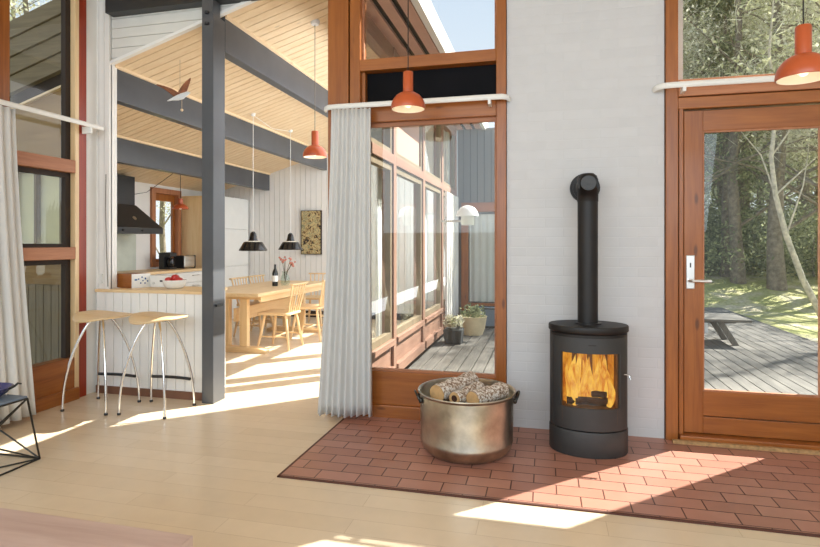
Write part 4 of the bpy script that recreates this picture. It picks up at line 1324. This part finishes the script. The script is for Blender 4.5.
def trunk_mb(h, r, seed, branches, lean=0.0):
    rr = random.Random(seed)
    mb = MB()
    pts = [(lean * (i / 8) * h + 0.08 * math.sin(i * 1.3 + seed), 0.06 * math.sin(i * 1.1), h * i / 8 - (0.25 if i == 0 else 0)) for i in range(9)]
    mb.tube(pts, [r * (1.25 if i == 0 else 1 - 0.85 * i / 8) for i in range(9)], 10)
    for k in range(branches):
        t = rr.uniform(0.22, 0.95)
        i = int(t * 8)
        p = Vector(pts[i])
        a = rr.uniform(0, 2 * PI)
        L_ = rr.uniform(0.8, 2.0) * (1.15 - t) * h * 0.22
        q = p + Vector((math.cos(a) * L_, math.sin(a) * L_, L_ * rr.uniform(0.1, 0.9)))
        m_ = (p + q) / 2 + Vector((0, 0, 0.1 * L_))
        rb = r * (1 - 0.8 * t) * 0.35
        mb.tube([p, m_, q], [rb, rb * 0.6, rb * 0.15], 6)
    return mb
def make_tree(label, group, seed, h, r, crown, nleaf, lsize, mat, bark, branches, twig, cat='tree'):
    t = thing('forest_tree', label, cat, (0, 0, 0), group=group)
    obj('trunk', trunk_mb(h, r, seed, branches), bark, t, smooth=True)
    o = bpy.data.objects.new('foliage', leaf_mesh('foliage', seed, nleaf, crown, lsize, mat, twig))
    COL.objects.link(o)
    o.parent = t
    return t
def crown_round(seed, h, r, k):
    rr = random.Random(seed)
    return [((rr.gauss(0, r * 0.5), rr.gauss(0, r * 0.5), h * rr.uniform(0.3, 1.0)), rr.uniform(0.5, 1.1)) for _ in range(k)]
def crown_cone(seed, h, r, k):
    rr = random.Random(seed)
    out = []
    for _ in range(k):
        t = rr.uniform(0.05, 1.0)
        q = r * (1.05 - t)
        a = rr.uniform(0, 2 * PI)
        out.append(((q * math.cos(a) * 0.8, q * math.sin(a) * 0.8, h * t), 0.25 + 0.5 * (1 - t)))
    return out
GL, GG, GD = 'bare grey trees of the forest', 'olive leaved trees of the forest', 'dark spruces of the forest'
tA = make_tree('tall grey twiggy tree in the forest beyond the deck', GL, 1, 13.5, 0.17, crown_round(1, 13.5, 2.3, 44), 12000, 0.058, 'leaf_grey', 'bark', 34, 0.55)
tB = make_tree('olive leaved tree in the forest beyond the deck', GG, 2, 11.0, 0.14, crown_round(2, 11.0, 2.0, 40), 11000, 0.056, 'leaf_green', 'bark', 26, 0.3)
tC = make_tree('dark spruce in the forest beyond the deck', GD, 3, 9.0, 0.13, crown_cone(3, 9.0, 2.0, 60), 11000, 0.062, 'leaf_dark', 'bark', 10, 0.3)
rr = random.Random(21)
spots = []
def wedge(Y, f):
    return Y * f
first = {'A': True, 'B': True, 'C': True}
src = {'A': tA, 'B': tB, 'C': tC}
layout = []
for Y, kinds, fs in ((17.5, 'ACA', (0.20, 0.31, 0.45)), (20.0, 'ACBA', (0.16, 0.25, 0.36, 0.46)), (23.0, 'CABAC', (0.19, 0.25, 0.31, 0.38, 0.45)),
                     (26.5, 'ACACAB', (0.16, 0.22, 0.28, 0.34, 0.40, 0.47)), (31.0, 'CACACAC', (0.14, 0.20, 0.26, 0.31, 0.37, 0.42, 0.48)), (37.0, 'ACACACA', (0.14, 0.20, 0.25, 0.30, 0.36, 0.42, 0.48)), (44, 'CACACAC', (0.14, 0.19, 0.25, 0.31, 0.36, 0.42, 0.48))):
    for k, f in zip(kinds, fs):
        layout.append((k, Y * f + rr.uniform(-0.4, 0.4), Y + rr.uniform(-1.0, 1.0), rr.uniform(0, 6.28), rr.uniform(0.85, 1.2)))
for k, x, y, rz, s_ in layout:
    s_ *= 1.0 if y < 30 else 1.35
    loc = (x, y, ground_z(x, y) - 0.05)
    if first[k]:
        first[k] = False
        t = src[k]
        t.location, t.rotation_euler, t.scale = loc, (0, 0, rz), (s_, s_, s_)
    else:
        dup(src[k], loc, rz, None, (s_, s_, s_))
# leaning birch and two dark trunks close to the deck
bt_ = thing('birch_tree', 'pale slender birch leaning over the deck edge right in the door glass', 'tree', (5.5, 13.0, ground_z(5.5, 13.0)))
pts = [(0.08, 0, -0.1), (0.0, 0, 0.15), (-0.32, 0, 0.85), (-0.62, 0, 1.75), (-0.82, 0, 2.6), (-0.90, 0, 3.4), (-0.80, 0, 4.4), (-0.9, 0.1, 5.6), (-0.8, 0.1, 7.0)]
mb = MB().tube(pts, [0.075, 0.068, 0.06, 0.055, 0.048, 0.042, 0.036, 0.028, 0.012], 12)
for a, b_ in ((3, (0.5, 0.2, 1.9)), (4, (-0.7, 0.1, 1.5)), (5, (0.8, -0.1, 1.4)), (6, (-0.7, 0.2, 1.2)), (4, (0.9, 0.4, 0.8))):
    p = Vector(pts[a])
    q = p + Vector(b_)
    mb.tube([p, (p + q) / 2 + Vector((0.1, 0, 0.1)), q], [0.02, 0.014, 0.005], 6)
obj('trunk', mb, 'birch', bt_, smooth=True)
o = bpy.data.objects.new('foliage', leaf_mesh('birch_foliage', 9, 900, [((-0.8, 0, 5.2), 1.2), ((-0.2, 0.2, 5.8), 1.0), ((-1.4, 0, 5.0), 0.9), ((-0.8, 0, 7), 1.0)], 0.07, 'leaf_green', 0.4))
COL.objects.link(o)
o.parent = bt_
for lab, x, y, r, h in (('thick dark trunk standing left behind the leaning birch', 6.05, 16.6, 0.20, 11.0), ('dark tree trunk in the left half of the door glass', 5.2, 17.2, 0.17, 12.0), ('dark tree trunk at the right edge of the door glass', 6.6, 15.2, 0.15, 11.0)):
    t = thing('tree', lab, 'tree', (x, y, ground_z(x, y)))
    obj('trunk', trunk_mb(h, r, int(x * 10), 22), 'bark', t, smooth=True)
    o = bpy.data.objects.new('foliage', leaf_mesh('trunk_foliage', int(y * 10), 2600, crown_round(int(x * 7), h * 1.05, 1.8, 18), 0.075, 'leaf_grey', 0.5))
    COL.objects.link(o)
    o.parent = t
# tall tree standing towards the sun, dappling the deck
dup(tA, (10.2, 14.3, -0.3), 2.2, None, (0.95, 0.95, 0.95))
# tree beyond the kitchen roof
dup(tB, (-12.8, 11.2, -0.2), 1.0, 'olive leaved tree rising beyond the brown kitchen gable', (1.0, 1.0, 1.0))
dup(tA, (-14.8, 12.6, -0.2), 2.0, 'grey twiggy tree rising beyond the brown kitchen gable', (0.8, 0.8, 0.8))
dup(tB, (-10.6, 13.6, -0.2), 0.4, 'olive leaved tree outside the small kitchen window', (0.7, 0.7, 0.7))
# undergrowth shrubs on the bank
sh = thing('shrub', 'dark undergrowth shrub at the forest edge', 'shrub', (0, 0, 0), group='undergrowth shrubs at the forest edge')
obj('stem', MB().tube([(0, 0, -0.1), (0.05, 0, 0.5), (0.0, 0.05, 1.0)], [0.03, 0.02, 0.008], 6), 'bark', sh, smooth=True)
o = bpy.data.objects.new('foliage', leaf_mesh('shrub_foliage', 5, 3600, [((random.uniform(-0.9, 0.9), random.uniform(-0.5, 0.5), random.uniform(0.2, 1.4)), 0.6) for _ in range(10)], 0.055, 'leaf_dark', 0.3))
COL.objects.link(o)
o.parent = sh
sx_ = [(3.9, 18.5), (5.0, 19.3), (6.3, 19.0), (7.7, 18.6), (8.9, 19.5), (5.6, 22.0), (7.2, 22.5), (8.8, 22.0), (10.3, 22.6), (6.4, 25), (8.6, 25.5), (10.6, 25.2), (4.4, 21.5), (3.4, 20.5)]
for i, (x, y) in enumerate(sx_):
    loc = (x, y, ground_z(x, y))
    if i == 0:
        sh.location = loc
    else:
        dup(sh, loc, i * 1.1, None, (1.2, 1.2, 1.0 + 0.08 * (i % 4)))
